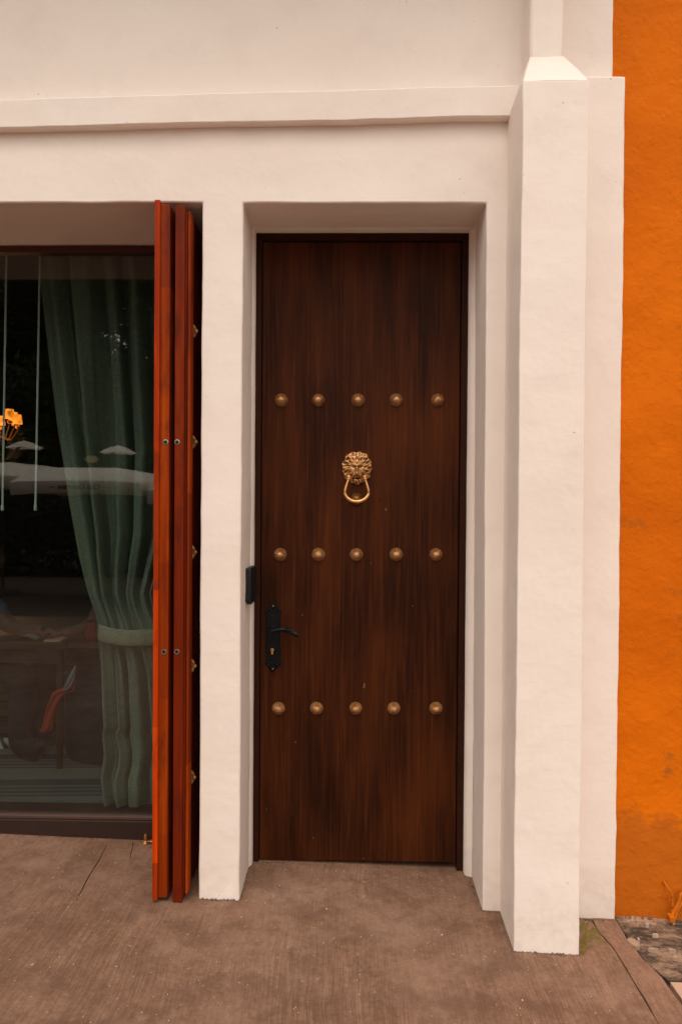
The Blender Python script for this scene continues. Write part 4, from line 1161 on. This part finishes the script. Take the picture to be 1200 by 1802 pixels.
# ------------------------------------------------------------------ across the street: what the glass mirrors
CANV = plain('cream_canvas', (.90, .81, .72), .85, var=.06, sc=3, bump=.2)
POLE = plain('pole_wood', (.10, .05, .025), .6)
def umbrella(x, y, z, side, yaw_, label, capoff=.0):
    U = empty('market_umbrella', (x, y, -.32), yaw_); tag(U, label, 'umbrella', 'cream market umbrellas across the street')
    h = side/2; zr = z+.32
    bm = bmesh.new()
    def ring(s, zz, sag):
        r_ = []
        for e in range(4):
            for k in range(8):
                t = -1+2*k/8; a = e*math.pi/2
                px, py = s*t, -s
                zz_ = zz - sag*(1-t*t)*-1*0 + sag*abs(t)**3*-1
                r_.append(bm.verts.new((px*math.cos(a)-py*math.sin(a), px*math.sin(a)+py*math.cos(a), zz_)))
        return r_
    rs = [ring(h*.12, zr+.24, 0), ring(h*.45, zr+.225, .0), ring(h*.74, zr+.18, .01), ring(h, zr, .025), ring(h*.99, zr-.19, .04)]
    for a, b in zip(rs, rs[1:]):
        for k in range(32): bm.faces.new([a[k], a[(k+1) % 32], b[(k+1) % 32], b[k]])
    bmesh.ops.recalc_face_normals(bm, faces=bm.faces)
    o = obj('canopy', bm, CANV, U, smooth=30, world=False); s_ = o.modifiers.new('s', 'SOLIDIFY'); s_.thickness = .004
    bm = bmesh.new()
    rs = [[bm.verts.new((capoff, 0, zr+.62))], [bm.verts.new((capoff+.13*math.cos(a), .13*math.sin(a), zr+.585)) for a in [k*math.pi/4+math.pi/8 for k in range(8)]], [bm.verts.new((capoff+.30*math.cos(a), .30*math.sin(a), zr+.48+.02*(k % 2))) for k, a in enumerate([k*math.pi/4+math.pi/8 for k in range(8)])]]
    for k in range(8):
        bm.faces.new([rs[0][0], rs[1][k], rs[1][(k+1) % 8]]); bm.faces.new([rs[1][k], rs[2][k], rs[2][(k+1) % 8], rs[1][(k+1) % 8]])
    o = obj('vent_cap', bm, CANV, U, smooth=None, world=False); s_ = o.modifiers.new('s', 'SOLIDIFY'); s_.thickness = .004
    obj('pole', tube([(0, 0, 0), (0, 0, zr+.24), (capoff, 0, zr+.6)], .025, 10), POLE, U, world=False)
    for k in range(8):
        a = k*math.pi/4+math.pi/4; r_ = h*(1.35 if k % 2 == 0 else .97)
        obj('rib', tube([(0, 0, zr+.20), (r_*math.cos(a), r_*math.sin(a), zr-.02)], .010, 6), POLE, U, world=False)
    obj('base', lathe([(0, 0), (.30, 0), (.28, .06), (.05, .09), (0, .09)], 20), plain('umbrella_base', (.1, .1, .1), .8), U, world=False)
    return U
YM = YG+.008
def mirror(u, v, d):   # where something seen in the glass at (u,v), d metres of light path away, really stands
    p_ = at(u, v, CAM.y+d); return Vector((p_.x, 2*YM-p_.y, p_.z))
dA = 11.0
pA = mirror(134, 846, dA)
UA = umbrella(pA.x, pA.y-1.0, pA.z, 2.02, 0, 'cream square umbrella with lettered valance, middle of the three across the street', .32)
pB = mirror(-66, 846, dA); UB = umbrella(pB.x, pB.y-1.3, pB.z+.10, 2.02, .15, 'cream square umbrella on the left of the lettered one across the street', .40)
pC = mirror(366, 852, dA); UC = umbrella(pC.x, pC.y-.7, pC.z-.08, 2.02, -.2, 'cream square umbrella on the right of the lettered one across the street', .1)
# lettering on the valance
tc = bpy.data.curves.new('lettering', 'FONT'); tc.body = '\u2014  Club Colombia  \u2014'; tc.size = .104; tc.align_x = 'CENTER'; tc.extrude = .001; tc.offset = .0018
to = bpy.data.objects.new('lettering_tmp', tc); link(to); bpy.context.view_layer.update()
tm = bpy.data.meshes.new_from_object(to.evaluated_get(bpy.context.evaluated_depsgraph_get())); bpy.data.objects.remove(to)
tm.materials.append(plain('dark_ink', (.03, .025, .02), .8))
tob = bpy.data.objects.new('lettering', tm); link(tob, UA); tob['kind'] = 'stuff'
tob.rotation_euler = (rad(90), 0, rad(180)); tob.location = (mirror(140, 856, dA).x-pA.x, 1.012, pA.z+.32-.125)
# oval sign on a post
q = mirror(161, 808, 12.5)
SG = empty('oval_sign', (q.x, q.y, -.32)); tag(SG, 'blank tan oval sign board on a post behind the lettered umbrella', 'sign')
bm = lathe([(0, -.01), (.11, -.01), (.115, 0), (.11, .01), (0, .01)], 24, Matrix.Translation((q.x, q.y, q.z)) @ Matrix.Rotation(math.pi/2, 4, 'X') @ Matrix.Diagonal((1, .55, 1, 1)))
obj('board', bm, plain('tan_board', (.5, .4, .2), .7), SG); obj('post', tube([(q.x, q.y-.03, -.32), (q.x, q.y-.03, q.z)], .015, 8), POLE, SG)

LEAFM = [plain('foliage%d' % i, c, .6, var=.35, sc=6) for i, c in enumerate(((.030, .050, .014), (.045, .070, .018), (.022, .038, .012)))]
BARK = plain('bark', (.06, .045, .03), .9, bump=.5)
def tree(x, y, h, r, label, seed):
    rq = random.Random(seed); T_ = empty('tree', (x, y, -.32)); tag(T_, label, 'tree', 'leafy trees across the street')
    tr = [(0, 0, 0), (.1, .05, h*.25), (-.05, .1, h*.5), (.1, 0, h*.75)]
    bm = tube(tr, [.22, .17, .12, .05], 10)
    for k in range(7):
        a = rq.uniform(0, 6.28); z = h*rq.uniform(.35, .6); tube([(0, 0, z), (r*.4*math.cos(a), r*.4*math.sin(a), z+h*.15), (r*.75*math.cos(a), r*.75*math.sin(a), z+h*.22)], [.08, .05, .02], 7, bm)
    obj('trunk', bm, BARK, T_, world=False)
    vs_, fs = [], []
    cl = [(rq.uniform(-1, 1)*r*.8, rq.uniform(-1, 1)*r*.8, h*.32+rq.random()*h*.62, rq.uniform(.5, 1.1)) for _ in range(46)]
    for cx_, cy_, cz_, cr in cl:
        for _ in range(800):
            d = Vector((rq.gauss(0, 1), rq.gauss(0, 1), rq.gauss(0, .75))); d = d.normalized()*cr*rq.uniform(.55, 1)
            c_ = Vector((cx_, cy_, cz_))+d; u_ = Vector((rq.gauss(0, 1), rq.gauss(0, 1), rq.gauss(0, 1))).normalized(); w_ = u_.cross(d).normalized()*.05; u_ = u_*.09
            b_ = len(vs_); vs_ += [c_-u_, c_+w_, c_+u_, c_-w_]; fs.append((b_, b_+1, b_+2, b_+3))
    me = bpy.data.meshes.new('crown'); me.from_pydata(vs_, [], fs); me.materials.append(LEAFM[seed % 3])
    o = bpy.data.objects.new('crown', me); link(o, T_)
for i, (x, y, h, r) in enumerate(((-8.5, -15, 8.0, 2.6), (-5.0, -16.5, 9.0, 2.8), (-2.6, -15.5, 8.2, 2.4), (-11.5, -16.5, 8.6, 3.0))):
    tree(x, y, h, r, ['broad leafy tree behind the left umbrella', 'tallest dark tree behind the lettered umbrella', 'leafy tree behind the right umbrella', 'spreading tree at the far left of the street'][i], i)
# dark building added across the square, keeps bright sky out of the glass
FB = empty('facade_across', (0, -21, -.32)); FB.name = 'added_dark_building'; tag(FB, 'dark building added behind the trees across the street', 'building')
FM = plain('dark_facade', (.028, .024, .022), .8, sc=2)
obj('wall', box(-17, -1.0, -24, -21, -.32, 6.0), FM, FB, smooth=None)
for k in range(5):
    x = -15.5+k*3.0
    obj('window', box(x, x+1.1, -20.99, -20.9, 2.6, 4.6), BK, FB, smooth=None); obj('doorway', box(x, x+1.2, -20.99, -20.9, -.31, 2.0), BK, FB, smooth=None)
# hedge
vs_, fs = [], []; rq = random.Random(3)
for _ in range(14000):
    c_ = Vector((rq.uniform(-14, 0), -12.6+rq.uniform(-.4, .4), -.3+rq.random()*1.75)); u_ = Vector((rq.gauss(0, 1), rq.gauss(0, 1), rq.gauss(0, 1))).normalized()*.07; w_ = Vector((rq.gauss(0, 1), rq.gauss(0, 1), rq.gauss(0, 1))).cross(u_).normalized()*.045
    b_ = len(vs_); vs_ += [c_-u_, c_+w_, c_+u_, c_-w_]; fs.append((b_, b_+1, b_+2, b_+3))
me = bpy.data.meshes.new('hedge'); me.from_pydata(vs_, [], fs); me.materials.append(LEAFM[2]); o = bpy.data.objects.new('hedge', me); link(o)
tag(o, 'long dark clipped hedge behind the umbrellas', 'hedge')
